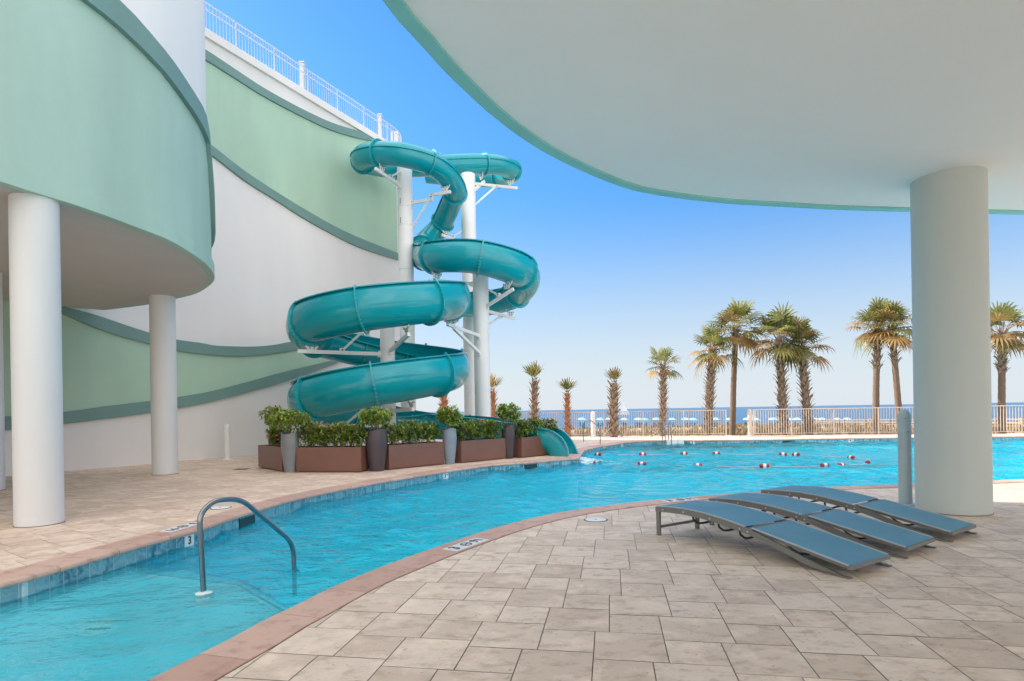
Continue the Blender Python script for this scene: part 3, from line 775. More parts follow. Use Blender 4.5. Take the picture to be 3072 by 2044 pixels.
# ------------------------------------------------------------------ canopy on the right
ep = [(1146,0),(1199.5,69),(1261,134),(1326,207),(1394.6,274),(1467,340),(1551,405),(1636,459),(1727,505),(1815,543),(1900,572),(2016,593),(2178,611.5),(2340,621),(2501,630),(2715,636.5),(3072,645)]
EP = [G(x, y, SOF) for x, y in ep]; EP = [Vector((p.x,p.y,0)) for p in EP]
EP = [Vector((-3.2,-2.5,0)), Vector((-2.7,.4,0)), Vector((-1.95,2.6,0))]+EP+[Vector((13,10.2,0)), Vector((24,10.9,0))]
CE = smooth_curve(EP, .2); NC = len(CE)
cpoly = CE+[Vector((24,-5,0)), Vector((-3.2,-5,0))]
can = empty('canopy', (4, 2, 0), 0, 'smooth pale curved canopy with teal edge over the lounge chairs', 'canopy')
t_ = (CE[NC//2+1]-CE[NC//2]).normalized(); cs = 1 if Vector((-t_.y,t_.x,0)).dot(Vector((4,2,0))-CE[NC//2]) > 0 else -1
def cins(d_): return inset(cpoly, d_*cs, 0, NC)
inn = cins(.135)
mb = MB(); prism(mb, cins(.03), SOF+.06, SOF+1.3); mb.build('slab', M['soffit'], can)
flat(cins(.12), SOF+.03, 'soffit', M['soffit'], can)
mb = MB(); prof = [(.135,SOF+.035),(.135,SOF),(.0,SOF),(-.0,SOF+1.32),(.3,SOF+1.32)]; b0 = 0; rings = [inset(cpoly, o*cs, 0, NC) for o, z in prof]
for k in range(NC):
    for r_, (o, z) in zip(rings, prof): mb.v.append((r_[k].x, r_[k].y, z))
for k in range(NC-1):
    for j in range(len(prof)-1): mb.f.append([5*k+j, 5*k+j+1, 5*(k+1)+j+1, 5*(k+1)+j]); mb.m.append(0); mb.c.append(None)
mb.build('teal_edge', M['fascia'], can, smooth=True, angle=30)
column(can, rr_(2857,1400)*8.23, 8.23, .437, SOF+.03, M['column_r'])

# the sister tower across the grounds, behind the camera: sunlit, it throws light back on the shaded walls
tw = empty('far_tower', (26,-34,0), 0, 'white sister tower across the grounds, with its sunlit face to the pool', 'building')
mb = MB(); prism(mb, [(16,-18),(44,-10),(50,-52),(20,-52)], -2.3, 55); mb.build('wall', M['drum_white'], tw)

# ------------------------------------------------------------------ water slide
SX = lambda X, Y, py: Vector((X, Y, zat(X, Y, py)))
def circ(cx, cy, r, th): a = math.radians(th); return cx+r*math.cos(a), cy+r*math.sin(a)
CP = []                                         # (point, radius, open 0..1, outer side +1 left / -1 right)
def cp_(X, Y, z, r, o, sd): CP.append((Vector((X, Y, z)), r, o, sd))
RT = .475
for X, Y, z in ((-4.6,33.6,15.0),(-3.0,33.4,14.75),(-1.5,33.1,14.55),(-.45,32.5,14.35),(.22,31.2,14.05),(-.25,29.8,13.85),(-1.4,29.0,13.65),(-3.0,28.5,13.4)): cp_(X, Y, z, RT, 0, 0)
u_ = (-4.38, 26.1, 2.02)
for th, z in ((92,13.2),(135,12.98),(180,12.65),(225,12.3),(270,12.02),(315,11.74),(357,11.25),(35,10.95)):
    X, Y = circ(*u_, th); cp_(X, Y, z, RT, 0, 0)
for X, Y, z in ((-3.35,28.35,10.35),(-3.95,27.9,9.55),(-4.0,26.9,8.85)): cp_(X, Y, z, .50, .0, -1)
m_ = (-1.38, 25.06, 2.06)
for th, py, r in ((188,770,.55),(225,768,.58),(270,769,.6),(315,800,.62),(0,838,.62),(45,882,.62),(92,905,.62)):
    X, Y = circ(*m_, th); P_ = SX(X, Y, py); cp_(X, Y, P_.z, r, 1, -1)
for X, Y, z, sd in ((-2.85,26.0,6.45,-.5),(-3.0,24.0,6.1,0),(-2.5,22.4,5.8,.6)): cp_(X, Y, z, .63, 1, sd)
l_ = (-4.62, 20.9, 2.5)
for th, z in ((0,5.5),(315,5.1),(270,4.77),(225,4.54),(180,4.38),(135,4.15),(90,3.8),(45,3.42),(0,3.02),(315,2.7),(270,2.37),(225,2.06),(180,1.9),(135,1.65),(92,1.22)):
    X, Y = circ(*l_, th); cp_(X, Y, z, .65, 1, 1)
for X, Y, z, r in ((-3.2,23.7,1.10,.62),(-1.6,22.9,.98,.60),(-.4,21.5,.88,.58),(.35,20.4,.80,.54),(.95,19.75,.70,.50),(1.38,19.55,.58,.50),(1.64,19.46,.32,.50),(1.75,19.42,.0,.50),(1.76,19.41,-.28,.50)): cp_(X, Y, z, r, 1, 0)
def spline_attrs():
    pts = [c[0] for c in CP]; out = []
    n = len(pts)
    for i in range(n-1):
        p1, p2 = pts[i], pts[i+1]; p0 = pts[i-1] if i else p1*2-p2; p3 = pts[i+2] if i+2 < n else p2*2-p1
        t0 = 0; t1 = t0+(p1-p0).length**.5; t2 = t1+(p2-p1).length**.5; t3 = t2+(p3-p2).length**.5
        k = max(2, int((p2-p1).length/.12))
        for j in range(k):
            f = j/k; t = t1+(t2-t1)*f
            A1 = p0*((t1-t)/(t1-t0))+p1*((t-t0)/(t1-t0)); A2 = p1*((t2-t)/(t2-t1))+p2*((t-t1)/(t2-t1)); A3 = p2*((t3-t)/(t3-t2))+p3*((t-t2)/(t3-t2))
            B1 = A1*((t2-t)/(t2-t0))+A2*((t-t0)/(t2-t0)); B2 = A2*((t3-t)/(t3-t1))+A3*((t-t1)/(t3-t1))
            P = B1*((t2-t)/(t2-t1))+B2*((t-t1)/(t2-t1))
            a, b = CP[i], CP[i+1]
            out.append([P, a[1]+(b[1]-a[1])*f, a[2]+(b[2]-a[2])*f, a[3]+(b[3]-a[3])*f])
    out.append(list(CP[-1])); return out
SPL = spline_attrs(); NS = len(SPL); SARC = [0]
for a, b in zip(SPL, SPL[1:]): SARC.append(SARC[-1]+(b[0]-a[0]).length)
FR = []
for i in range(NS):
    t = (SPL[min(i+1,NS-1)][0]-SPL[max(i-1,0)][0]).normalized(); lf = Vector((-t.y, t.x, 0)).normalized(); up = t.cross(lf)*-1
    up = lf.cross(t)*-1 if lf.cross(t).z < 0 else lf.cross(t)
    FR.append((t, lf, up))
slide = empty('water_slide', (-4.3, 20.5, 0), 0, 'large teal spiral water slide on white steel poles beside the hotel wall', 'water slide')
def span(i):
    """angles of the shell at station i: from the left edge, down round the bottom, to the right edge (deg, 0 = left, -90 = bottom, -180 = right)"""
    P, r, o, sd = SPL[i]
    if o < .5: return None
    L = 28+24*max(0, sd)-18*max(0, -sd); Rr = 28+24*max(0, -sd)-18*max(0, sd)
    if i > NS-14:
        pass
    return (L, -180-Rr)
def ringpts(i, n, scale=1.0, off=0):
    P, r, o, sd = SPL[i]; t, lf, up = FR[i]; sp = span(i)
    if sp is None: angs = [math.radians(90-360*k/n) for k in range(n)]
    else: angs = [math.radians(sp[0]+(sp[1]-sp[0])*k/(n-1)) for k in range(n)]
    q = []
    for a in angs:
        rr = (r+off)*scale
        ex = 1.12 if sp else 1.0                # open flumes are slightly taller than wide
        q.append(P+lf*math.cos(a)*rr+up*math.sin(a)*rr*ex)
    return q, sp is None
def shell(mb, i0, i1, n=30):
    closed = span(i0) is None or span(i1) is None
    for off, flip in ((0, False), (-.022, True)):
        b = len(mb.v)
        for i in range(i0, i1+1):
            if closed and span(i) is not None:
                sv = SPL[i][2]; SPL[i][2] = 0; q, _ = ringpts(i, n, 1, off); SPL[i][2] = sv
            else: q, _ = ringpts(i, n, 1, off)
            mb.v += [tuple(p) for p in q]
        m = n if closed else n-1
        for i in range(i1-i0):
            for k in range(m):
                f = [b+i*n+k, b+i*n+(k+1)%n, b+(i+1)*n+(k+1)%n, b+(i+1)*n+k]
                mb.f.append(f[::-1] if flip else f); mb.m.append(mb.cur); mb.c.append(None)
    return closed
def lip(mb, i0, i1, which, w=.13, h=.04):
    """flat rim along the edges of an open flume, or the seam ridges of a closed tube"""
    for i in range(i0, i1):
        for _ in (0,):
            qs = []
            for j in (i, i+1):
                P, r, o, sd = SPL[j]; t, lf, up = FR[j]; sp = span(j)
                if which == 'L': a = math.radians(sp[0]) if sp else math.radians(12)
                else: a = math.radians(sp[1]) if sp else math.radians(168)
                ex = 1.12 if sp else 1
                e = P+lf*math.cos(a)*r+up*math.sin(a)*r*ex
                out_ = lf*(1 if which == 'L' else -1)
                if sp: o2 = out_*w; qs.append([e-out_*.01, e+o2, e+o2+up*h*-1, e-out_*.01+up*-h])
                else: qs.append([e-out_*.02+up*.012, e+out_*.05+up*.012, e+out_*.05-up*.012, e-out_*.02-up*.012])
            b = len(mb.v); mb.v += [tuple(p) for q in qs for p in q]
            for k in range(4): mb.f.append([b+k, b+(k+1)%4, b+4+(k+1)%4, b+4+k]); mb.m.append(mb.cur); mb.c.append(None)
def flange(i, parent, wd=.045, ht=.095):
    mb = MB(); n = 44; t = FR[i][0]
    q0, cl = ringpts(i, n, 1, -.005); q1, _ = ringpts(i, n, 1, ht); b = len(mb.v)
    for s_ in (-wd/2, wd/2):
        mb.v += [tuple(p+t*s_) for p in q0]+[tuple(p+t*s_) for p in q1]
    m = n if cl else n-1
    for k in range(m):
        j = (k+1) % n
        mb.f += [[b+k,b+j,b+n+j,b+n+k],[b+2*n+k,b+3*n+k,b+3*n+j,b+2*n+j],[b+n+k,b+n+j,b+3*n+j,b+3*n+k]]; mb.m += [0]*3; mb.c += [None]*3
    if not cl:
        for k in (0, n-1): mb.f.append([b+k,b+n+k,b+3*n+k,b+2*n+k]); mb.m.append(0); mb.c.append(None)
    mb.mat(M['teal_in']); mb.mat(M['steel']); bl = mb; qq, _ = ringpts(i, 26, 1, ht*.55)
    for p in qq:
        for s_ in (-1, 1):
            bl.bar(p+t*s_*wd*.4, p+t*s_*(wd*.5+.012), .022, .022)
    return mb.build('joint_flange', None, parent, smooth=True, angle=30)
# break stations: every ~2.1 m; switch closed -> open exactly at one station
sw = next(i for i in range(NS) if SPL[i][2] >= .5)
stations = [0]; nxt = 2.0
for i in range(1, NS):
    if i == sw or (SARC[i]-SARC[stations[-1]] >= 2.12 and (sw-i > 8 or i > sw)) or i == NS-1: stations.append(i)
FLST = []
for a, b in zip(stations, stations[1:]):
    last = b == NS-1
    mb = MB(); shell(mb, a, b)
    o = mb.build('flume_section', M['teal'], slide, smooth=True, angle=60)
    for sd_ in 'LR':
        lp = MB(); lip(lp, a, b, sd_); lp.build('rim' if span(b) and a >= sw else 'seam_ridge', M['teal_in'] if a < sw else M['teal'], o)
    if not last: flange(b, o); FLST.append(b)
# poles
PA = (-.207/1.18*25.6, 25.6); PB = (-1.93, 28.25); PC = (-1.21, 24.4); PD = (-4.29, 20.5)
def pole(pos, r, ztop, collars):
    mb = MB(); prof = [(r, -.02)]
    mb.lathe([(r, -.02),(r, ztop-.02),(r*.96, ztop)], (pos[0], pos[1], 0), 40); o = mb.build('pole', M['white_paint'], slide, smooth=True, angle=50)
    mb = MB()
    for z in collars: mb.lathe([(r+.004, z-.012),(r+.012, z-.006),(r+.012, z+.006),(r+.004, z+.012)], (pos[0], pos[1], 0), 40)
    if collars: mb.build('weld_joint', M['white_paint'], o, smooth=True, angle=40)
    mb = MB(); mb.lathe([(r+.22, 0),(r+.22, .03),(r+.02, .035)], (pos[0], pos[1], 0), 40); mb.build('base_plate', M['white_paint'], o)
    return o
pA = pole(PA, .325, zat(*PA, 500), [zat(*PA, 623), zat(*PA, 679), zat(*PA, 810)])
pB = pole(PB, .352, zat(*PB, 524), [zat(*PB, 1053), zat(*PB, 1174)])
pC = pole(PC, .325, zat(*PC, 822), [])
pD = pole(PD, .25, zat(*PD, 977), [])
# bolt plates on the tall pole
for py in (610, 667):
    z = zat(*PA, py); a = math.radians(-118); c_ = Vector((PA[0]+.33*math.cos(a), PA[1]+.33*math.sin(a), z)); R_ = Matrix.Rotation(a, 3, 'Z')
    mb = MB(); mb.box(c_, (.02,.09,.26), R_); pb = mb.build('bolt_plate', M['white_paint'], pA)
    mb = MB()
    for k in (-.09,-.03,.03,.09): mb.box(c_+Vector((0,0,k))+R_@Vector((.012,.015,0)), (.02,.03,.035), R_)
    mb.build('bolts', M['black'], pb)
def nearest_station(x, y, ylo=0, yhi=99, cand=None):
    best = None
    for i in (cand or range(NS)):
        P, r, o, sd = SPL[i]; t, lf, up = FR[i]
        b_ = P-up*r*(1.12 if o >= .5 else 1)
        if not (ylo <= b_.y <= yhi): continue
        u, v = b_.x/b_.y, (H-b_.z)/b_.y; r_, d_ = ray(x, y)
        dd_ = (u-r_)**2+(v-d_)**2
        if best is None or dd_ < best[0]: best = (dd_, i)
    return best[1]
def saddle(i, drop=.16, wdt=.42):
    """bolted white saddle plate under station i; returns its foot"""
    P, r, o, sd = SPL[i]; t, lf, up = FR[i]; ex = 1.12 if o >= .5 else 1; mb = MB(); n = 9
    rr = r+.06; top = []; bot = []
    for k in range(n):
        a = math.radians(-90-26+52*k/(n-1)); p = P+lf*math.cos(a)*rr+up*math.sin(a)*rr*ex; top.append(p)
    zc = P-up*(rr*ex+drop)
    for k in range(n): bot.append(zc+lf*(k/(n-1)-.5)*-1*wdt*.62*-1)
    for s_ in (-.012, .012): mb.v += [tuple(p+t*s_) for p in top]+[tuple(p+t*s_) for p in bot]
    for k in range(n-1):
        mb.f += [[k,k+1,n+k+1,n+k],[2*n+k,3*n+k,3*n+k+1,2*n+k+1],[k,2*n+k,2*n+k+1,k+1],[n+k,n+k+1,3*n+k+1,3*n+k]]; mb.m += [0]*4; mb.c += [None]*4
    mb.f += [[0,n,3*n,2*n],[n-1,3*n-1,4*n-1,2*n-1]]; mb.m += [0]*2; mb.c += [None]*2
    mb.mat(M['white_paint']); mb.mat(M['black'])
    for k in (1, 3, 5, 7):
        for s_ in (-1, 1): mb.bar(top[k]-up*.045+t*s_*.012, top[k]-up*.045+t*s_*.03, .035, .035)
    for k in (2, 6):
        for s_ in (-1, 1): mb.bar(bot[k]+up*.05+t*s_*.012, bot[k]+up*.05+t*s_*.03, .03, .03)
    mb.build('saddle_plate', None, slide)
    return zc
def arm(pole_, r, zp, foot, over=.35, brace=None, step=None, h=.12):
    """horizontal arm from the pole out under a saddle, with an optional diagonal brace and an upward step"""
    pv = Vector((pole_[0], pole_[1], 0)); fv = Vector((foot.x, foot.y, 0)); d = (fv-pv).normalized()
    a = pv+d*(r-.02); e = fv+d*over; zf = foot.z-h/2
    mb = MB()
    if step:
        s_ = a.lerp(fv, step); mb.bar((a.x,a.y,zp),(s_.x,s_.y,zp),.09,h); mb.bar((s_.x,s_.y,zp-h/2),(s_.x,s_.y,zf+h/2),.09,h,up=d); mb.bar((s_.x,s_.y,zf),(e.x,e.y,zf),.09,h)
    else: mb.bar((a.x,a.y,zp),(e.x,e.y,zf),.09,h)
    o_ = mb.build('support_arm', M['white_paint'], slide)
    g = MB(); g.box((a.x+d.x*.03, a.y+d.y*.03, zp), (.12,.03,.22), Matrix.Rotation(math.atan2(d.y,d.x), 3, 'Z')); g.box((a.x+d.x*.09, a.y+d.y*.09, zp-h/2-.02),(.05,.11,.04), Matrix.Rotation(math.atan2(d.y,d.x), 3, 'Z')); g.build('pole_clevis', M['white_paint'], o_)
    if brace is not None:
        t_, dz = brace; q = a.lerp(fv, t_); zz = (zp+(zf-zp)*t_) if not step else (zp if t_ < step else zf)
        mb = MB(); sg = 1 if dz > 0 else -1
        mb.bar((a.x,a.y,zp+dz),(q.x,q.y,zz+sg*.07),.06,.07); mb.build('brace', M['white_paint'], slide)
        mb = MB(); mb.mat(M['white_paint']); mb.box((q.x,q.y,zz+sg*.09),(.16,.10,.12),Matrix.Rotation(math.atan2(d.y,d.x),3,'Z'))
        mb.mat(M['black']); mb.box((q.x,q.y,zz+sg*.09),(.05,.13,.05),Matrix.Rotation(math.atan2(d.y,d.x),3,'Z')); mb.build('brace_lug', None, slide)
rg = lambda lo, hi: [i for i in range(NS) if lo <= SARC[i] <= hi]
def upto(i): return SARC[i]
iS1 = nearest_station(1145, 515, 22, 27); arm(PA, .325, saddle(iS1).z-.25, saddle(iS1) if False else SPL[iS1][0]-FR[iS1][2]*(SPL[iS1][1]+.22), .4, (.55, .62))
iS2 = nearest_station(1330, 560, 22, 27); f2 = saddle(iS2, .24); arm(PA, .325, zat(*PA, 612), f2, .3, (.62, -1.1), .62)
iS3 = nearest_station(1318, 690, 27, 30); f3 = saddle(iS3, .2); arm(PB, .352, f3.z-.35, f3, .25, (.6, .55))
iS4 = nearest_station(1445, 520, 27, 30); f4 = saddle(iS4, .2); arm(PB, .352, zat(*PB, 570), f4, .2, None)
iS5 = nearest_station(1535, 535, 29, 34); f5 = saddle(iS5, .2); arm(PB, .352, zat(*PB, 545), f5, .5, (.6, -1.1))
iS6 = nearest_station(1312, 815, 22, 25.5); f6 = saddle(iS6, .2); arm(PC, .325, f6.z-.1, f6, .3, None); arm(PA, .325, f6.z+.02, f6+Vector((-.05,.1,.05)), .0, None)
iS7 = nearest_station(1527, 845, 22, 25.5); f7 = saddle(iS7, .2); arm(PC, .325, f7.z-.55, f7, .35, (.6, .75))
iS8 = nearest_station(1520, 905, 25, 29); f8 = saddle(iS8, .2); arm(PC, .325, f8.z-.05, f8, .4, (.6, -.7))
LO = rg(SARC[sw]+8, 1e9)
iS9 = nearest_station(938, 1040, 17, 22, [i for i in LO if SPL[i][0].z > 3.9]); f9 = saddle(iS9, .14); arm(PD, .25, f9.z-.06, f9, .45, (.58, 1.35))
iS10 = nearest_station(1215, 975, 17, 20, [i for i in LO if SPL[i][0].z > 3.9]); f10 = saddle(iS10, .16); arm(PD, .25, f10.z-.42, f10, .15, None)
iS11 = nearest_station(952, 1260, 17, 22, [i for i in LO if 1.7 < SPL[i][0].z < 3.0]); f11 = saddle(iS11, .14); arm(PD, .25, f11.z-.06, f11, .45, (.58, 1.1))
iS12 = nearest_station(1230, 1195, 17, 20, [i for i in LO if 1.7 < SPL[i][0].z < 3.0]); f12 = saddle(iS12, .16); arm(PD, .25, f12.z-.1, f12, .1, None)
iS13 = nearest_station(1370, 970, 19, 22, [i for i in LO if SPL[i][0].z > 3.9]); f13 = saddle(iS13, .1); arm(PC, .325, f13.z-.05, f13, .4, None); arm(PC, .325, f13.z-.75, f13+Vector((0,0,-.05)), -.2, None)
iS14 = nearest_station(1230, 1060, 22, 25, [i for i in LO if 3.0 < SPL[i][0].z < 4.3]); f14 = saddle(iS14, .12); arm(PA, .325, f14.z-.06, f14, .2, None)

# foaming outflow where the slide meets the pool
fo = MB()
E0 = SPL[-1][0]; ed = Vector((.93,-.36,0))
nx, ny = 46, 24; b0 = 0
for i in range(nx+1):
    for j in range(ny+1):
        t, s_ = i/nx, j/ny*2-1
        L = 2.9*t; wd = .40+.55*t
        p = E0+ed*(-.35+L)+Vector((-ed.y, ed.x, 0))*(s_*wd)
        hgt = .30*math.exp(-(t*4.0)**1.4)*(1-.5*s_*s_)+.05*math.exp(-((t-.3)/.3)**2)*(1-s_*s_)
        hgt += (.035*math.sin(i*1.9+j*2.3)*math.sin(j*1.1-i*.7)+random.uniform(-.02,.02))*(1-.4*t)*min(1,t*6)
        hgt -= .10*(abs(s_)**3)+.12*t**2
        fo.v.append((p.x, p.y, WZ+.0+hgt))
for i in range(nx):
    for j in range(ny):
        fo.f.append([i*(ny+1)+j, i*(ny+1)+j+1, (i+1)*(ny+1)+j+1, (i+1)*(ny+1)+j]); fo.m.append(0); fo.c.append(None)
tag(fo.build('slide_foam', M['foam'], smooth=True, angle=180), 'white foaming water rushing out of the slide into the pool', 'foam', kind='stuff')

# ------------------------------------------------------------------ fence on the far deck
def resample(P, step):
    acc_ = [0]
    for a, b in zip(P, P[1:]): acc_.append(acc_[-1]+(b-a).length)
    out = []; d = 0
    while d <= acc_[-1]:
        k = 0
        while k < len(acc_)-2 and acc_[k+1] < d: k += 1
        out.append(P[k].lerp(P[k+1], (d-acc_[k])/(acc_[k+1]-acc_[k]))); d += step
    return out
FP = [p for p in FENCE if p.x > -7]
s1 = FP.index(min(FP, key=lambda p: (p-G(2250,1308)).length))
bolP = G(2250,1308.5)
fa = [p for p in FP if p.x < bolP.x-.22]; fb2 = [p for p in FP if p.x > bolP.x+.22 and p.x < 41]
fa.append(Vector((bolP.x-.2, bolP.y+.05, 0))); fb2.insert(0, Vector((bolP.x+.2, bolP.y+.05, 0)))
for P_, lab in ((fa, 'cream picket pool fence on the far deck, left of the white bollard'), (fb2, 'cream picket pool fence on the far deck, right of the white bollard')):
    fr_ = empty('pool_fence', P_[0], 0, lab, 'fence')
    rail_panels(fr_, P_, 0, 1.36, M['fence'], 2.12, 17, .06, .011, name='picket_panel', postname='fence_post')

# ------------------------------------------------------------------ bollards
def bollard(X, Y, r, hgt, mat, label, grp=None):
    t = empty('light_bollard', (X, Y, 0), 0, label, 'bollard', grp)
    mb = MB(); mb.lathe([(r*1.0,0),(r,hgt-.55*hgt*.5),(r*.99, hgt-.36)], (X,Y,0), 32); mb.build('post', mat, t, smooth=True, angle=50)
    mb = MB(); mb.lathe([(r*1.03,hgt-.36),(r*1.03,hgt-.345),(r*.985,hgt-.34),(r*.985,hgt-.19)], (X,Y,0), 32); hd = mb.build('lamp_housing', mat, t, smooth=True, angle=40)
    mb = MB(); prof = [(r*1.03, hgt-.19),(r*1.04, hgt-.16)]+[(r*1.04*math.cos(a), hgt-.16+.15*math.sin(a)) for a in [math.radians(k) for k in range(8, 90, 9)]]
    mb.lathe(prof, (X,Y,0), 32); mb.build('dome_cap', mat, t, smooth=True, angle=60)
    mb = MB(); mb.lathe([(r*1.9,0),(r*1.9,.018),(r*1.05,.03)], (X,Y,0), 32); mb.build('base_flange', mat, t, smooth=True, angle=30)
    mb = MB()
    for a, z in ((-115,hgt-.15),(-95,hgt-.35),(-20,hgt-.35)):
        a = math.radians(a); mb = MB(); mb.box((X+r*1.04*math.cos(a), Y+r*1.04*math.sin(a), z), (.012,.012,.012)); mb.build('screw', M['black'], t)
    return t
bollard(rr_(2715,1400)*8.78, 8.78, .088, 1.44, M['bollard'], 'grey blue domed light bollard standing against the wide round column')
bollard(bolP.x, bolP.y, .10, 1.40, M['fence'], 'white light bollard set in the gap of the far pool fence')
p = G(1779,1309.5); bollard(p.x, p.y-.2, .12, 1.38, M['rail_white'], 'white light bollard in front of the fence beyond the bent steel grab rail')
p = G(682,1379); bollard(p.x, p.y, .10, 1.22, M['rail_white'], 'short white light bollard at the foot of the hotel wall beside the planters')

# ------------------------------------------------------------------ loungers
def pt_on(o, th, t, s_, z): return Vector((o.x+math.cos(th)*t-math.sin(th)*s_*1, o.y+math.sin(th)*t+math.cos(th)*s_, z))
LZ = [(0,.335),(.25,.352),(.5,.357),(.75,.342),(1.0,.312),(1.25,.272),(1.4,.235),(1.85,.10),(2.2,.012)]
def lounger(near_leg, foot, wid, label):
    d = foot-near_leg; L = d.length; th = math.atan2(d.y, d.x); o = Vector((near_leg.x, near_leg.y, 0))
    t = empty('sun_lounger', o, th, label, 'sun lounger', 'sun loungers on the paving')
    k_ = L/2.2; q = lambda a, s_, z: pt_on(o, th, a*k_, s_, z)
    zc = smooth_curve([Vector((a, b, 0)) for a, b in LZ], .08); zt = [(p.x, p.y) for p in zc]; Z = lambda a: interp(zt, a)
    def rail(s_, n0=0):
        mb = MB(); N_ = 30; a0, a1 = 0, 2.2
        for k in range(N_+1):
            a = a0+(a1-a0)*k/N_; z = Z(a); hh = .058 if a < 1.9 else max(.012, .058*(2.2-a)/.3)
            lo = max(z-hh, .003)
            for (ss, zz) in ((s_-.014, lo),(s_+.014, lo),(s_+.014, max(z, lo+.01)),(s_-.014, max(z, lo+.01))): mb.v.append(tuple(q(a, ss, zz)))
        for k in range(N_):
            for j in range(4): mb.f.append([4*k+j,4*k+(j+1)%4,4*(k+1)+(j+1)%4,4*(k+1)+j]); mb.m.append(0); mb.c.append(None)
        mb.f += [[0,1,2,3],[4*N_+3,4*N_+2,4*N_+1,4*N_]]; mb.m += [0,0]; mb.c += [None]*2
        r_ = mb.build('side_rail', M['frame'], t)
        for a in (.12,.42,.78,1.15,1.24):
            b = MB(); sg = -1 if s_ < wid/2 else 1
            b.lathe([(.010,0),(.010,.004),(.005,.006)], (0,0,0), 8); Rm = Matrix.Rotation(th, 3, 'Z') @ Matrix.Rotation(-sg*math.pi/2, 3, 'X')
            c_ = q(a, s_+sg*.0145, Z(a)-.03); b.v = [tuple(Rm @ Vector(v)+c_) for v in b.v]; b.build('rivet', M['frame_lip'], r_)
        # foot shoe
        mb = MB(); mb.bar(q(2.02, s_, .012), q(2.24, s_, .008), .05, .012); mb.build('foot_shoe', M['frame'], r_)
        return r_
    rail(0); rail(wid)
    def slingp(a0, a1, zf, name, lipn):
        mb = MB(); N_ = 16; W_ = 10
        for k in range(N_+1):
            a = a0+(a1-a0)*k/N_
            for j in range(W_+1):
                s_ = .012+(wid-.024)*j/W_; sag = -.012*math.sin(math.pi*j/W_)*math.sin(math.pi*min(1,k/N_))
                mb.v.append(tuple(q(a, s_, zf(a)+.006+sag)))
        for k in range(N_):
            for j in range(W_): b = k*(W_+1)+j; mb.f.append([b, b+1, b+W_+2, b+W_+1]); mb.m.append(0); mb.c.append(None)
        o_ = mb.build(name, M['sling'], t, smooth=True, angle=60)
        for s_ in (.004, wid-.004):
            mb = MB()
            for k in range(N_):
                a = a0+(a1-a0)*k/N_; b_ = a0+(a1-a0)*(k+1)/N_
                mb.bar(q(a, s_, zf(a)+.008), q(b_, s_, zf(b_)+.008), .018, .012)
            mb.build('sling_edge', M['frame_lip'], o_)
        return o_
    slingp(.01, 1.20, Z, 'seat_sling', 0)
    zb = lambda a: .278-(a-1.28)*.185
    slingp(1.28, 2.22, zb, 'back_sling', 0)
    for s_ in (.004+.03, wid-.034):
        mb = MB(); mb.bar(q(1.24, s_, zb(1.24)-.016), q(2.22, s_, zb(2.22)-.016), .03, .034); mb.build('back_frame', M['frame'], t)
    for a, w_, zz in ((1.215,.03,Z(1.215)-.02),(1.27,.03,zb(1.27)-.012),(2.225,.028,zb(2.225)-.012)):
        mb = MB(); mb.bar(q(a,.0,zz), q(a,wid,zz), w_, .035); mb.build('cross_bar', M['frame'], t)
    for s_ in (.006, wid-.006):
        mb = MB(); mb.box(q(.03, s_, .165), (.05, .028, .33), Matrix.Rotation(th, 3, 'Z')); mb.build('leg', M['frame'], t)
    mb = MB(); mb.bar(q(.03,.02,.10), q(.03,wid-.02,.10), .02, .03); mb.build('leg_brace', M['frame'], t)
    mb = MB(); mb.bar(q(.03,.0,.318), q(.03,wid,.318), .05, .035); mb.build('end_rail', M['frame'], t)
    for a in (.52,.86,1.12):
        z0 = Z(a)-.045; mb = MB(); P_ = smooth_curve([q(a,.02,z0), q(a+.005,.03,z0-.06), q(a+.01,.09,z0-.10), q(a+.01,wid/2,z0-.105), q(a+.01,wid-.09,z0-.10), q(a+.005,wid-.03,z0-.06), q(a,wid-.02,z0)], .04)
        mb.tube(P_, .012, 8); mb.build('bent_cross_tube', M['black'], t, smooth=True)
    mb = MB(); P_ = smooth_curve([q(1.6,.06,zb(1.6)-.03), q(1.72,.07,zb(1.72)-.085), q(1.72,wid-.07,zb(1.72)-.085), q(1.6,wid-.06,zb(1.6)-.03)], .05)
    mb.tube(P_, .010, 8); mb.build('back_support', M['black'], t, smooth=True)
    return t
c1 = (G(1970,1605), G(2539,1735)); 
lounger(c1[0], c1[1], .68, 'flat blue sling sun lounger nearest the camera, its grey front leg fully seen')
tz = .335
c2a = G(2127.7,1495.7,tz); lounger(Vector((c2a.x,c2a.y,0)), G(2709,1675), .68, 'flat blue sling sun lounger in the middle of the three on the paving')
c3a = G(2284,1471,tz); lounger(Vector((c3a.x,c3a.y,0)), G(2845,1626), .68, 'flat blue sling sun lounger nearest the wide column and the pool')

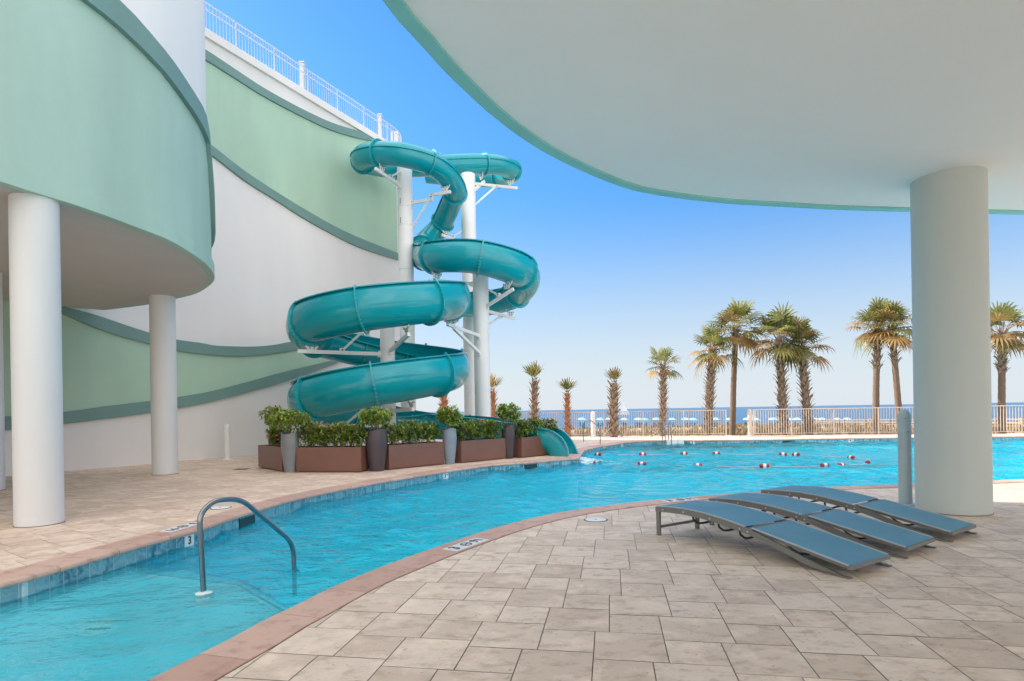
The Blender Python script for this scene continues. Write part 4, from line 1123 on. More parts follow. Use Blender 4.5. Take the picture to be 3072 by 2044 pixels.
# ------------------------------------------------------------------ planters and vases
bush_rng = random.Random(11)
def leaf(mb, p, d, L, W, sh, up=Vector((0,0,1))):
    d = d.normalized(); sx = d.cross(up)
    if sx.length < .05: sx = Vector((1,0,0))
    sx.normalize(); nn = sx.cross(d)
    m1 = p+d*L*.35-nn*L*.02; m2 = p+d*L*.75-nn*L*.06; e = p+d*L-nn*L*.16
    mb.add([p, m1+sx*W*.5, m1-sx*W*.5, m2+sx*W*.38, m2-sx*W*.38, e], [(0,2,1),(1,2,4,3),(3,4,5)], sh)
def shrub(X, Y, z0, rad, hgt, label, grp, flowers=6, lf=.075, dens=1.0, stem_h=.25, fl_hue=None, lightness=.5):
    t = empty('flowering_shrub', (X, Y, z0), bush_rng.uniform(0,6), label, 'shrub', grp)
    st = MB(); lv = MB(); fl = MB(); R_ = bush_rng
    tips = []
    for k in range(int(9)):
        a = R_.uniform(0, 6.28); rr = rad*R_.uniform(.25,.95); th_ = hgt*R_.uniform(.55,.92)
        base = Vector((X+R_.uniform(-.05,.05), Y+R_.uniform(-.05,.05), z0-.02))
        top = Vector((X+math.cos(a)*rr, Y+math.sin(a)*rr, z0+th_)); mid = base.lerp(top,.5)+Vector((math.cos(a)*-.04, math.sin(a)*-.04, .03))
        P_ = smooth_curve([base, mid, top], .12); st.tube(P_, [.011*(1-.7*i/len(P_)) for i in range(len(P_))], 5)
        for j in range(3):
            q = mid.lerp(top, R_.uniform(.1,.8)); e = q+Vector((R_.uniform(-1,1), R_.uniform(-1,1), R_.uniform(.3,1.2))).normalized()*hgt*.3
            st.tube([q, e], [.005,.002], 4); tips.append(e)
        tips.append(top)
    st.build('stems', M['twig'], t)
    ncl = int(210*dens)
    for k in range(ncl):
        # whorls of leaves spread through the crown volume, denser to the outside
        while True:
            v = Vector((R_.uniform(-1,1), R_.uniform(-1,1), R_.uniform(-1,1)))
            if .35 < v.length < 1.0+R_.uniform(-.12,.15): break
        zc = z0+stem_h+(hgt-stem_h)*(.5+.5*v.z)
        wob = 1+.13*math.sin(5*math.atan2(v.y,v.x)+X*7)
        c_ = Vector((X+v.x*rad*wob, Y+v.y*rad*wob, zc)); g_ = R_.uniform(-.25,.25)
        axis = (v+Vector((0,0,.9))).normalized()
        for j in range(R_.randint(6, 9)):
            a = j*2.4+R_.uniform(-.3,.3); sx = axis.orthogonal().normalized(); sy = axis.cross(sx)
            d = (sx*math.cos(a)+sy*math.sin(a))*R_.uniform(.7,1.1)+axis*R_.uniform(.1,1.1)
            leaf(lv, c_+axis*j*.008, d, lf*R_.uniform(.8,1.35), lf*R_.uniform(.42,.58), max(0,min(1,lightness+g_+R_.uniform(-.3,.4))))
    lv.build('foliage', M['leaf'], t)
    for k in range(flowers):
        a = R_.uniform(0, 6.28); rr = rad*R_.uniform(.2,1.0); zz = z0+hgt*R_.uniform(.72,1.04) if fl_hue is None else z0+hgt*R_.uniform(.35,1.0)
        c_ = Vector((X+math.cos(a)*rr, Y+math.sin(a)*rr, zz)); s_ = R_.random()
        for j in range(9):
            d = Vector((R_.uniform(-1,1), R_.uniform(-1,1), R_.uniform(0,1))).normalized(); leaf(fl, c_+d*.008, d, .050, .042, min(1,max(0,s_+R_.uniform(-.2,.2))))
    if flowers: fl.build('blossoms', M['flower'], t)
    return t
def planter(pl_, pr_, depth, hgt, label, nsh, who, fl, plantlab):
    a, b = Vector((pl_.x,pl_.y,0)), Vector((pr_.x,pr_.y,0)); d = (b-a).normalized(); n_ = Vector((-d.y, d.x, 0))
    if n_.y < 0: n_ = -n_
    L = (b-a).length; th = math.atan2(d.y, d.x); c_ = (a+b)/2+n_*depth/2; R_ = Matrix.Rotation(th, 3, 'Z')
    t = empty('planter_box', c_, th, label, 'planter', 'brown planter boxes along the pool')
    mb = MB(); wl = .035; z0 = .035
    o4 = [a, b, b+n_*depth, a+n_*depth]; i4 = [a+d*wl+n_*wl, b-d*wl+n_*wl, b-d*wl+n_*(depth-wl), a+d*wl+n_*(depth-wl)]
    vs = [(p.x,p.y,z0) for p in o4]+[(p.x,p.y,hgt) for p in o4]+[(p.x,p.y,hgt) for p in i4]+[(p.x,p.y,hgt-.12) for p in i4]
    fs = [(3,2,1,0)]+[(k,(k+1)%4,4+(k+1)%4,4+k) for k in range(4)]+[(4+k,4+(k+1)%4,8+(k+1)%4,8+k) for k in range(4)]+[(8+k,8+(k+1)%4,12+(k+1)%4,12+k) for k in range(4)]
    mb.add(vs, fs); o_ = mb.build('box', M['brown'], t)
    bv = o_.modifiers.new('b', 'BEVEL'); bv.width = .006; bv.segments = 2
    mb = MB(); mb.box(c_+Vector((0,0,.018)), (L-.1, depth-.1, .036), R_); mb.build('plinth', M['brown'], t)
    mb = MB(); mb.add([(p.x,p.y,hgt-.07) for p in i4], [(0,1,2,3)]); mb.build('soil', M['soil'], t)
    for k in range(nsh):
        f = (k+.5)/nsh; p = a+d*(L*f)+n_*(depth*.5+bush_rng.uniform(-.05,.05))
        shrub(p.x, p.y, hgt-.08, min(.34, L/nsh*.64), bush_rng.uniform(.56,.68), plantlab[k], 'clipped shrubs growing in the planter boxes', fl, stem_h=.10, dens=1.0, lightness=.40, fl_hue=1 if who == 1 else None)
ordn = {1: ['the'], 2: ['left', 'right'], 3: ['left', 'middle', 'right'], 4: ['leftmost', 'second', 'third', 'rightmost']}
def plabs(n, what): return [f'{o} leafy shrub with small orange flowers in {what}' if n > 1 else f'leafy shrub covered in orange flowers in {what}' for o in ordn[n]]
planter(G(775,1404), G(846,1416), .62, .645, 'short brown planter box at the left end of the row', 1, 1, 26, plabs(1, 'the short end planter'))
planter(G(889,1418), G(1084,1418), .62, .645, 'brown planter box between the light grey vase and the dark plum vase', 4, 2, 6, plabs(4, 'the planter right of the light grey vase'))
planter(G(1168,1411), G(1334,1394), .62, .645, 'brown planter box between the dark plum vase and the blue grey vase', 3, 3, 4, plabs(3, 'the planter left of the blue grey vase'))
planter(G(1385,1390.5), G(1518,1377), .62, .645, 'brown planter box with faint pale reflections right of the blue grey vase', 3, 4, 8, plabs(3, 'the planter right of the blue grey vase'))
planter(G(1565.5,1374.5), G(1681,1363), .62, .645, 'brown planter box nearest the slide exit, last of the row', 3, 5, 9, plabs(3, 'the planter beside the slide exit'))
def vase(p, rt, hgt, mat, label, rb=.62, shr=None, tilt=0, sh_r=.42, sh_h=.62, n=0):
    t = empty('tall_vase', p, tilt, label, 'planter vase', 'tall tapered vases between the planter boxes')
    prof = []
    for k in range(15):
        f = k/14; r = rt*(rb+(1.02-rb)*min(1, f*1.45)**.8) if f < .75 else rt*(1.02-.04*(f-.75)/.25); prof.append((r, hgt*f))
    prof += [(rt*.9, hgt), (rt*.88, hgt-.07)]
    mb = MB(); n_ = 36; b = 0
    for r, z in prof:
        for k in range(n_):
            a = 2*math.pi*k/n_; tw = z*.35; zz = z+(.03*math.cos(2*a+tilt) if z > hgt*.9 else 0)
            e = 1+.05*math.cos(2*(a+tw)); mb.v.append((p.x+r*e*math.cos(a), p.y+r*e*math.sin(a), zz))
    for i in range(len(prof)-1):
        for k in range(n_): mb.f.append([i*n_+k,i*n_+(k+1)%n_,(i+1)*n_+(k+1)%n_,(i+1)*n_+k]); mb.m.append(0); mb.c.append(None)
    mb.f.append(list(range(n_))[::-1]); mb.m.append(0); mb.c.append(None)
    mb.build('vase_body', mat, t, smooth=True, angle=50)
    mb = MB(); mb.lathe([(rt*.9, hgt-.08),(rt*.3, hgt-.06)], (p.x,p.y,0), 24); mb.build('soil', M['soil'], t)
    shrub(p.x, p.y, hgt-.08, sh_r, sh_h, shr, 'loose shrubs growing in the tall vases', n, lf=.085, dens=1.05, stem_h=.2, lightness=.58)
Vp = lambda x, y: G(x, y)+Vector((0,.17,0))
vase(Vp(864,1419), .215, 1.02, M['vase_grey'], 'light grey tapered vase at the left end of the row', .62, 'bright green shrub with a few orange blooms in the light grey vase', .3, .45, .62, 7)
vase(Vp(1126,1415), .265, 1.06, M['vase_dark'], 'dark plum tapered vase between the two widest planter boxes', .66, 'airy green shrub on bare pale stems in the dark plum vase', 1.2, .40, .60, 0)
vase(Vp(1348,1394), .195, 1.0, M['vase_blue'], 'blue grey tapered vase in the middle of the planter row', .62, 'narrow feathery shrub with yellow blooms in the blue grey vase', 2.0, .34, .68, 5)
vase(Vp(1526,1377), .20, 1.03, M['vase_dark'], 'dark purple vase between the last two planter boxes', .62, 'dark leaved upright shrub in the dark purple vase', .8, .40, .72, 2)
p = G(775,1404); vase(Vector((p.x+.16, p.y+.86, 0)), .2, 1.05, M['vase_dark'], 'dark vase half hidden behind the short end planter', .62, 'broad green shrub behind the short end planter', 0, .36, .72, 3)

# ------------------------------------------------------------------ palms
pr_rng = random.Random(5)
def fan(mb, base, dirv, petL, R_, sh, droop, nb=20, wdt=.035, pet=None, spread=115):
    """costapalmate fan leaf: arching petiole then folded blades"""
    d = dirv.normalized(); side = d.cross(Vector((0,0,1)))
    if side.length < .05: side = Vector((1,0,0))
    side.normalize(); P_ = [base]; dd_ = d.copy(); p = base.copy()
    for k in range(4):
        p = p+dd_*petL/4; dd_ = (dd_+Vector((0,0,-.10*droop))).normalized(); P_.append(p.copy())
    pet.tube(P_, [.022,.018,.014,.012,.010], 4, cap=False)
    up = side.cross(dd_).normalized()
    if up.z < 0: up = -up
    for k in range(nb):
        f = k/(nb-1)*2-1; a = math.radians(f*spread)
        bd_ = (dd_*math.cos(a)+side*math.sin(a)+up*(.25-.15*abs(f))).normalized()
        L = R_*(1-.35*abs(f)**2)*pr_rng.uniform(.85,1.1); w_ = wdt*pr_rng.uniform(.8,1.2)
        sx = bd_.cross(up).normalized(); o0 = P_[-1]-dd_*.0
        m1 = o0+bd_*L*.5+Vector((0,0,-.04*droop*L)); 
        m2 = o0+bd_*L*.8+Vector((0,0,-(.14*droop)*L)); e = o0+bd_*L*.98+Vector((0,0,-(.34*droop)*L))+sx*pr_rng.uniform(-.05,.05)
        s2 = max(0,min(1,sh+pr_rng.uniform(-.2,.25)))
        mb.add([o0, m1+sx*w_, m1-sx*w_, m2+sx*w_*.6, m2-sx*w_*.6, e], [(0,2,1),(1,2,4,3),(3,4,5)], s2)
def palm(bx, by, tx, ty, Yd, wpx, cx, cy, crad, label, cat='palm tree', nfr=30, booted=1.0, smooth_from=None, seed=1, dry=.35, grp='sabal palms behind the pool fence', red=False, tuft=False, Yt=None, wind=0.0):
    pr_rng.seed(seed)
    b = D(bx, by, Yd); z0 = float(ground_z(np.array(b.x), np.array(b.y))); b.z = min(z0, b.z)-.15
    tp = D(tx, ty, Yt or Yd); cr = D(cx, cy, Yt or Yd); crm = crad*(1.0 if tuft else .96)*Yd/F; r = wpx*Yd/F/2
    t = empty('palm_tree', (b.x, b.y, b.z), 0, label, cat, grp)
    mid = b.lerp(tp, .5)+Vector((pr_rng.uniform(-.05,.05), 0, 0))
    path = smooth_curve([b, b.lerp(tp,.25).lerp(mid,.2), mid, tp], .12); n_ = len(path); Ht = tp.z-b.z
    zs = b.z+(Ht*booted if booted < 1 else 0)
    mb = MB(); rs = []
    for k, q in enumerate(path):
        f = k/n_; rr = r*.62*(1.12-.2*f)*(1+.28*math.exp(-f*14))+(.02*math.sin(k*1.7)*r); rs.append(rr)
    mb.tube(path, rs, 14); tr = mb.build('trunk', M['boot_red'] if red else M['trunk'], t, smooth=True, angle=60)
    # leaf bases (boots) criss-crossing up the trunk
    bt_ = MB(); k = 0; zz = smooth_from if smooth_from is not None else b.z+.9
    if not tuft or True:
        while zz < tp.z-.05:
            f = (zz-b.z)/Ht; q = path[min(n_-1, int(f*n_))]; rb_ = r*.60*(1.1-.15*f)
            nn_ = 5
            for j in range(nn_):
                a = (j+.5*(k % 2))*2*math.pi/nn_+pr_rng.uniform(-.12,.12); o_ = Vector((math.cos(a), math.sin(a), 0)); sx = Vector((-o_.y, o_.x, 0))
                L = .31*pr_rng.uniform(.8,1.25)*(r/.25)**.5; ww = rb_*.62; out_ = .17*pr_rng.uniform(.7,1.6)*(r/.25)
                p0 = q+o_*rb_*.92; p0.z = zz
                p1 = p0+o_*out_*.5+Vector((0,0,L*.6)); p2 = p0+o_*(out_+.03)+Vector((0,0,L))+sx*pr_rng.uniform(-.03,.03)
                sh = pr_rng.random()
                tk = o_*.022
                bt_.add([p0-sx*ww, p0+sx*ww, p1+sx*ww*.55, p1-sx*ww*.55, p2+sx*ww*.28, p2-sx*ww*.28, p0-sx*ww-tk, p0+sx*ww-tk, p1+sx*ww*.55-tk, p1-sx*ww*.55-tk, p2+sx*ww*.28-tk, p2-sx*ww*.28-tk],
                        [(0,1,2,3),(3,2,4,5),(7,6,9,8),(8,9,11,10),(5,4,10,11),(0,3,9,6),(3,5,11,9),(1,7,8,2),(2,8,10,4)], sh)
            zz += .20*(r/.25)**.5*pr_rng.uniform(.9,1.1); k += 1
        bt_.build('leaf_bases', M['boot_red'] if red else M['boot'], tr)
    pet = MB(); gr_ = MB(); dr_ = MB()
    top = tp+Vector((0,0,.05))
    for k in range(nfr):
        f = k/nfr; az = k*2.399+pr_rng.uniform(-.25,.25)
        if tuft: el = math.radians(pr_rng.uniform(50, 88)); droop = .7; R_ = crm*1.15; pl_ = crm*.16
        else: el = math.radians(84-104*f**1.1+pr_rng.uniform(-15,15)); droop = pr_rng.uniform(.3,.9)+pr_rng.uniform(.6,1.9)*f; R_ = crm*.56*pr_rng.uniform(.8,1.2); pl_ = crm*.55*pr_rng.uniform(.6,1.25)
        dv = Vector((math.cos(az)*math.cos(el)+wind, math.sin(az)*math.cos(el), math.sin(el)))
        isdry = pr_rng.random() < .10+.75*f*f*(dry+.5)
        base = top+Vector((math.cos(az),math.sin(az),0))*r*.35+Vector((0,0,-.25*f if not tuft else 0))
        fan(dr_ if isdry else gr_, base, dv, pl_, R_, pr_rng.uniform(.1,.9), droop, nb=15 if not tuft else 8, wdt=.034*(crm/1.1), pet=pet, spread=108 if not tuft else 38)
    pet.build('leaf_stalks', M['boot'] if not tuft else M['frond'], t)
    gr_.build('crown', M['frond'], t)
    if dr_.v: dr_.build('dry_fronds', M['frond_dry'], t)
    return t
PY_ = 32.0
palm(1984,1309, 1989,1096, 31.4, 23, 1992,1072, 62, 'small slim palm with a sparse crown and a broken frond, beside the steel pool ladder', nfr=17, seed=2, dry=.3)
palm(2121,1306, 2139,1050, 32.2, 29, 2136,1010, 78, 'short booted palm growing just left of the tallest smooth trunk', nfr=26, seed=3, dry=.25)
palm(2195,1306, 2208,988, 33.0, 26, 2200,950, 98, 'tallest palm with a smooth lower trunk in the middle group', nfr=32, seed=4, dry=.35, smooth_from=5.2)
palm(2351,1303, 2338,1022, 31.6, 31, 2337,985, 98, 'booted palm with a wide drooping crown right of the white fence bollard', nfr=32, seed=6, dry=.45)
palm(2431,1303, 2404,1040, 31.6, 31, 2420,998, 88, 'booted palm leaning left, rightmost trunk of the middle group', nfr=30, seed=7, dry=.4)
palm(2625,1303, 2634,985, 32.0, 28, 2625,946, 90, 'windblown palm with boots above a bare trunk, left of the leaning one by the column', nfr=32, seed=8, dry=.5, smooth_from=3.4)
palm(2705,1300, 2676,982, 31.4, 27, 2684,946, 88, 'palm leaning left just behind the column edge, two bare stubs on its trunk', nfr=30, seed=9, dry=.55, smooth_from=3.7)
palm(3003,1303, 3006,998, 30.2, 29, 3015,962, 96, 'palm with golden drooping fronds, alone right of the wide column', nfr=32, seed=10, dry=.6, smooth_from=3.0)
sg_ = 'young palms with tied up tufts behind the fence'
palm(1602,1310, 1604,1142, 33.0, 27, 1604,1100, 56, 'young palm with a stout booted trunk behind the last planter box', nfr=9, seed=12, tuft=True, dry=0, grp=sg_)
palm(1705,1310, 1702,1180, 32.6, 20, 1702,1150, 46, 'thin young palm with an orange brown trunk, left of the steel grab rail', nfr=8, seed=13, tuft=True, dry=0, grp=sg_, red=True)
palm(1841,1309, 1843,1150, 31.2, 33, 1843,1120, 46, 'stout young palm with reddish boots and a tiny tuft near the sailboat', nfr=8, seed=14, tuft=True, dry=0, grp=sg_)
palm(1479,1310, 1478,1172, 34.5, 20, 1484,1150, 48, 'thin young palm just right of the slide poles', nfr=8, seed=15, tuft=True, dry=0, grp=sg_, red=True)
palm(1334,1310, 1332,1190, 35.0, 28, 1334,1170, 40, 'stout reddish young palm seen under the lowest slide loop', nfr=5, seed=16, tuft=True, dry=0, grp=sg_, red=True)
def stub(x, y, x2, y2, Yd, label):
    a, b = D(x,y,Yd), D(x2,y2,Yd); mb = MB(); P_ = smooth_curve([a, a.lerp(b,.5)+Vector((0,0,.08)), b], .1); mb.tube(P_, [.04*(1-.7*k/len(P_)) for k in range(len(P_))], 6)
    return mb
def brace(x, y, x2, y2, Yd, label):
    mb = MB(); mb.bar(D(x,y,Yd), D(x2,y2,Yd), .09, .045); o = mb.build('wooden_brace', M['wood']); tag(o, label, 'tree brace', 'timber braces propping the palms')
brace(1848,1268, 1806,1311, 31.0, 'timber brace leaning left from the stout young palm near the sailboat')
brace(1978,1290, 1953,1311, 31.1, 'timber brace at the left foot of the small slim palm')
brace(2338,1277, 2298,1306, 31.1, 'timber brace leaning left from the palm right of the white fence bollard')
brace(2356,1282, 2374,1306, 31.1, 'timber brace leaning right from the palm right of the white fence bollard')
brace(1852,1285, 1866,1311, 31.3, 'timber brace leaning right from the stout young palm near the sailboat')

# ------------------------------------------------------------------ steel rails at the pool
def handrail(pts, r, label, feet=()):
    P0 = Vector(pts[0]); t = empty('grab_rail', (P0.x, P0.y, 0), 0, label, 'handrail')
    P_ = []
    V = [Vector(p) for p in pts]
    P_.append(V[0])
    for k in range(1, len(V)-1):
        a, b, c_ = V[k-1], V[k], V[k+1]; rad = min(.16, (b-a).length*.45, (c_-b).length*.45)
        s_, e = b+(a-b).normalized()*rad, b+(c_-b).normalized()*rad
        for j in range(9): f = j/8; P_.append(s_*(1-f)**2+b*2*f*(1-f)+e*f*f)
    P_.append(V[-1]); mb = MB(); mb.tube(P_, r, 16); mb.build('tube', M['steel'], t, smooth=True, angle=60)
    for f_ in feet:
        mb = MB(); mb.lathe([(r*3.0,0),(r*2.9,.012),(r*1.4,.03),(r*1.05,.035)], f_, 24); mb.build('flange_cover', M['white_paint'], t, smooth=True, angle=30)
    return t
f0 = G(612,1779, WZ-.0); f1 = G(883,1690, WZ)
Zp = f0.y; e1_ = D(600,1566,Zp); 
dirh = (Vector((f1.x,f1.y,0))-Vector((f0.x,f0.y,0)))
pA_ = Vector((f0.x,f0.y,-.29)); ztop = zat(f0.x+dirh.x*.1, f0.y+dirh.y*.1, 1500)
def along(f, z): return Vector((f0.x+dirh.x*f, f0.y+dirh.y*f, z))
def fz(x, y):                                   # pixel -> (fraction, z) in the rail's own upright plane
    r, d = ray(x, y); n_ = Vector((dirh.y, -dirh.x, 0)).normalized()
    Y = Vector((f0.x,f0.y,0)).dot(n_)/(r*n_.x+n_.y); P = Vector((r*Y, Y, 0)); return (P-Vector((f0.x,f0.y,0))).dot(dirh)/dirh.length_squared, H-d*Y
rail_pts = [along(0,-.284), along(*fz(598,1545)), along(*fz(640,1502)), along(*fz(722,1496)), along(*fz(880,1630)), along(1.0,-.55)]
handrail(rail_pts, .0255, 'bent steel grab rail standing in the shallow end of the pool', [])
mb = MB(); mb.lathe([(.085,-.285),(.085,-.200),(.075,-.188),(.03,-.175),(.027,-.17)], (f0.x,f0.y,0), 28); mb.build('flange_cover', M['white_paint'], [o for o in COL.objects if o.name.startswith('grab_rail')][-1], smooth=True, angle=30)
a = G(1751,1329); b = G(1801,1332)
handrail([Vector((a.x,a.y,-.02)), Vector((a.x,a.y,.93)), Vector((a.x+.35,a.y-.02,1.0)), Vector((b.x,b.y,.66)), Vector((b.x,b.y,-.25))], .022, 'bent steel grab rail on the far deck behind the slide exit', [(a.x,a.y,0)])
a = G(1996,1336, WZ)
for dx, lab in ((0,'near steel hoop of the pool ladder by the white steps'),(.28,'far steel hoop of the pool ladder by the white steps')):
    x = a.x+dx*1.0; y = a.y+.1
    handrail([Vector((x,y-.1,-.9)), Vector((x,y-.1,.55)), Vector((x+.02,y+.22,.92)), Vector((x+.04,y+.55,.55)), Vector((x+.04,y+.55,-.02))], .022, lab)
# white recessed steps
p0 = G(2012,1322); p1 = G(2041,1322); st = empty('pool_steps', p0, 0, 'white recessed steps in the far pool wall beside the ladder', 'steps')
mb = MB(); mb.box(((p0.x+p1.x)/2-.18, p0.y-.10, -.10), (.48,.16,.22)); mb.build('step_block', M['white'], st)
mb = MB(); mb.box(((p0.x+p1.x)/2+.22, p0.y-.09, -.10), (.26,.14,.30)); mb.build('step_riser', M['tilewhite'], st)

# ------------------------------------------------------------------ float rope
def watp(x, y): return G(x, y, WZ+.03)
fl_px = [(1792,1389),(1926,1392),(2093,1397),(2293,1398.5),(2475,1397),(2523,1396),(2603,1387),(2554,1373),(2388,1364),(2349,1363.5),(2149,1361),(2052,1361),(1928,1363),(1794.5,1363)]
ropep = [G(1737,1383,-.1)]+[watp(*p) for p in fl_px]+[G(1765,1352,-.1)]
rope = empty('float_line', ropep[0], 0, 'looped white rope strung with red and white floats across the pool', 'float line')
RP = smooth_curve(ropep, .08); RP = [Vector((p.x,p.y,WZ+.012+.008*math.sin(k*.4))) for k, p in enumerate(RP)]
RP[0] = ropep[0]; RP[-1] = ropep[-1]
mb = MB(); mb.tube(RP, .013, 6); mb.build('rope', M['rope'], rope, smooth=True)
for k, p in enumerate(fl_px):
    c_ = watp(*p); q0, q1 = ropep[k], ropep[k+2]; d = (q1-q0); d.z = 0; d.normalize()
    if k in (5, 6): d = Vector((math.cos([.5,1.1][k-5]), math.sin([.5,1.1][k-5]), 0))
    L = .26; r = .066; R_ = Matrix((d, Vector((-d.y,d.x,0)), Vector((0,0,1)))).transposed()
    def lat(prof, n=20):
        m = MB(); m.lathe(prof, (0,0,0), n); m.v = [tuple(R_ @ Vector((v[2], v[0], v[1]))+c_) for v in m.v]; return m
    f_ = lat([(r*.35,-L/2),(r*.75,-L*.47),(r*.97,-L*.40),(r,-L*.3),(r,L*.3),(r*.97,L*.40),(r*.75,L*.47),(r*.35,L/2)]).build('float', M['red'], rope, smooth=True, angle=50)
    lat([(r*1.02,-L*.16),(r*1.035,-L*.155),(r*1.035,L*.155),(r*1.02,L*.16)]).build('white_band', M['white'], f_, smooth=True, angle=50)

# ------------------------------------------------------------------ skimmers, markers, lids
def pix(P):
    u, v = P.x/P.y*F, (H-P.z)/P.y*F
    return PX+u*ca+v*sa, PY+v*ca-u*sa
def on_wall(p):
    """outline station seen in the same pixel column as p, near it"""
    x0, y0 = pix(p); best = None
    for i in range(NO):
        q = outline[i]
        if q.y < .8: continue
        x, y = pix(Vector((q.x,q.y,-.12)))
        c = abs(x-x0)+max(0, abs(y-y0)-14)*3
        if best is None or c < best[0]: best = (c, i)
    return outline[best[1]], ONRM[best[1]]
for p, lab, w_ in ((G(746,1546,-.12), 'dark skimmer mouth in the pool wall behind the grab rail', .42),(G(1598,1396,-.12), 'dark skimmer mouth in the pool wall below the last planter', .46),(G(2369,1322,-.1), 'dark skimmer mouth in the far pool wall', .55)):
    q, n_ = on_wall(p); th = math.atan2(-n_.x, n_.y)+math.pi; R_ = Matrix.Rotation(math.atan2(n_.y,n_.x)-math.pi/2, 3, 'Z')
    t = empty('skimmer', (q.x,q.y,-.1), 0, lab, 'skimmer')
    mb = MB(); mb.box(q-n_*.004+Vector((0,0,-.135)), (w_,.02,.16), R_); mb.build('mouth', M['painted_hole'], t)  # flat panel, the shade of the recess is in its colour
    mb = MB(); mb.box(q-n_*.018+Vector((0,0,-.062)), (w_+.03,.016,.014), R_); mb.build('mouth_frame', M['band'], t)
def text_obj(s_, size, c_, R_, mat, parent, name='lettering', ext=.002, off=.012, sx=1):
    cu = bpy.data.curves.new(name, 'FONT'); cu.body = s_; cu.size = size; cu.extrude = ext; cu.offset = off*size; cu.align_x = 'CENTER'; cu.align_y = 'CENTER'; cu.materials.append(mat)
    o = bpy.data.objects.new(name, cu); o.parent = parent; COL.objects.link(o)
    m = R_.to_4x4() @ Matrix.Diagonal((sx,1,1,1)); m.translation = c_
    bpy.context.view_layer.update()
    me = bpy.data.meshes.new_from_object(o); me.transform(Matrix.Translation(parent.location).inverted() @ m)
    if not me.materials: me.materials.append(mat)
    bpy.data.objects.remove(o); return link(bpy.data.objects.new(name, me), parent)
def wall_marker(px, py, txt, lab, w_=.16, h_=.15, small=None):
    q, n_ = on_wall(G(px, py, -.12)); z = -.125
    X_ = Vector((-n_.y, n_.x, 0)); 
    inn_ = -n_                                  # faces into the pool
    X_ = Vector((0,0,1)).cross(inn_)
    R_ = Matrix((X_, Vector((0,0,1)), inn_)).transposed()
    t = empty('depth_marker', (q.x,q.y,z), 0, lab, 'depth marker')
    mb = MB(); mb.box(Vector((q.x,q.y,z))+inn_*.001, (w_,h_,.012), R_); mb.build('tile', M['tilewhite'], t)
    text_obj(txt, h_*.98, Vector((q.x,q.y,z))+inn_*.009-X_*(.0 if not small else w_*.16), R_, M['ink'], t, off=.02, sx=.85)
    if small: text_obj(small, h_*.34, Vector((q.x,q.y,z))+inn_*.009+X_*w_*.3+Vector((0,0,h_*.15)), R_, M['ink'], t, sx=.85)
wall_marker(579,1606,'3','white depth tile reading 3 on the pool wall beside the grab rail')
wall_marker(1339,1425,'3','white depth tile reading 3 FT on the pool wall below the planters', .20, .15, 'FT')
wall_marker(1814,1342,'5','white depth tile reading 5 on the pool wall near the slide exit')
wall_marker(1869,1330,'1.5','white depth tile reading 1.5 on the far left pool wall', .22)
wall_marker(2077,1324,'5','white depth tile reading 5 right of the white pool steps', .2, .16)
wall_marker(2549,1318,'4','white depth tile reading 4 on the far pool wall near the column', .24, .16, 'FT')
def deck_marker(pa, pb, flip, lab):
    a, b = G(*pa), G(*pb); c0 = (a+b)/2; i = near_idx(c0); n_ = ONRM[i]; q = outline[i]
    c_ = Vector((q.x,q.y,0))+n_*.235; X_ = Vector((-n_.y, n_.x, 0)); Yv = Vector((n_.x,n_.y,0))
    # text is read by somebody standing on the deck looking at the water: up = towards the water
    Yv = -n_; X_ = Yv.cross(Vector((0,0,1)))
    R_ = Matrix((X_, Yv, Vector((0,0,1)))).transposed(); t = empty('deck_depth_marker', (c_.x,c_.y,.012), 0, lab, 'depth marker')
    mb = MB(); mb.box(Vector((c_.x,c_.y,.013)), (.62,.20,.008), R_); mb.build('tile', M['tilewhite'], t)
    z = .018; C0 = Vector((c_.x,c_.y,z))
    text_obj('3', .19, C0-X_*.22, R_, M['ink'], t, off=.02)
    text_obj('91', .17, C0+X_*.2, R_, M['ink'], t, off=.015)
    mb = MB(); mb.tube([C0+X_*.065*math.cos(a)-X_*.01+Yv*.065*math.sin(a) for a in [k*math.pi/12 for k in range(24)]], .0045, 5, closed=True)
    mb.bar(C0+X_*-.055+Yv*.045, C0+X_*.035-Yv*.045, .008, .004); mb.build('no_diving_symbol', M['ink'], t)
    mb = MB(); mb.bar(C0+X_*-.045-Yv*.012, C0+X_*.03+Yv*.018, .012, .004); mb.build('diver_figure', M['ink'], t)
deck_marker((1330,1655),(1430,1625),False,'white no diving depth tile reading 3 and 91 on the curved near coping')
deck_marker((462,1596),(566,1575),True,'white depth tile reading 3 and 91 on the left coping beside the grab rail')
deck_marker((2010,1503),(2085,1498),False,'white depth tile on the coping just behind the nearest lounger')
for p, lab in ((G(1787,1560), 'round white skimmer lid set in the near paving'), (G(672,1528)+Vector((-.12,.14,0)), 'round white skimmer lid on the left deck behind the grab rail')):
    t = empty('skimmer_cover', (p.x,p.y,.0), 0, lab, 'skimmer cover')
    mb = MB(); mb.lathe([(.145,.0),(.145,.006),(.135,.010),(.02,.011)], (p.x,p.y,0), 40); mb.build('lid', M['white'], t, smooth=True, angle=30)
    mb = MB(); mb.lathe([(.16,.0),(.16,.004),(.147,.0045)], (p.x,p.y,0), 40); mb.build('ring', M['ink'], t)
    mb = MB(); mb.box((p.x,p.y-.02,.012), (.035,.015,.004)); mb.build('finger_slot', M['ink'], t)
p = G(725,1408); t = empty('floor_drain', (p.x,p.y,0), 0, 'dark square drain grate in the left deck by the short planter', 'drain')
mb = MB(); mb.box((p.x,p.y,.003), (.34,.34,.008)); mb.build('grate', M['ink'], t)
mb = MB(); mb.box((p.x,p.y,.0065), (.24,.24,.006)); mb.build('grate_centre', M['painted_hole'], t)
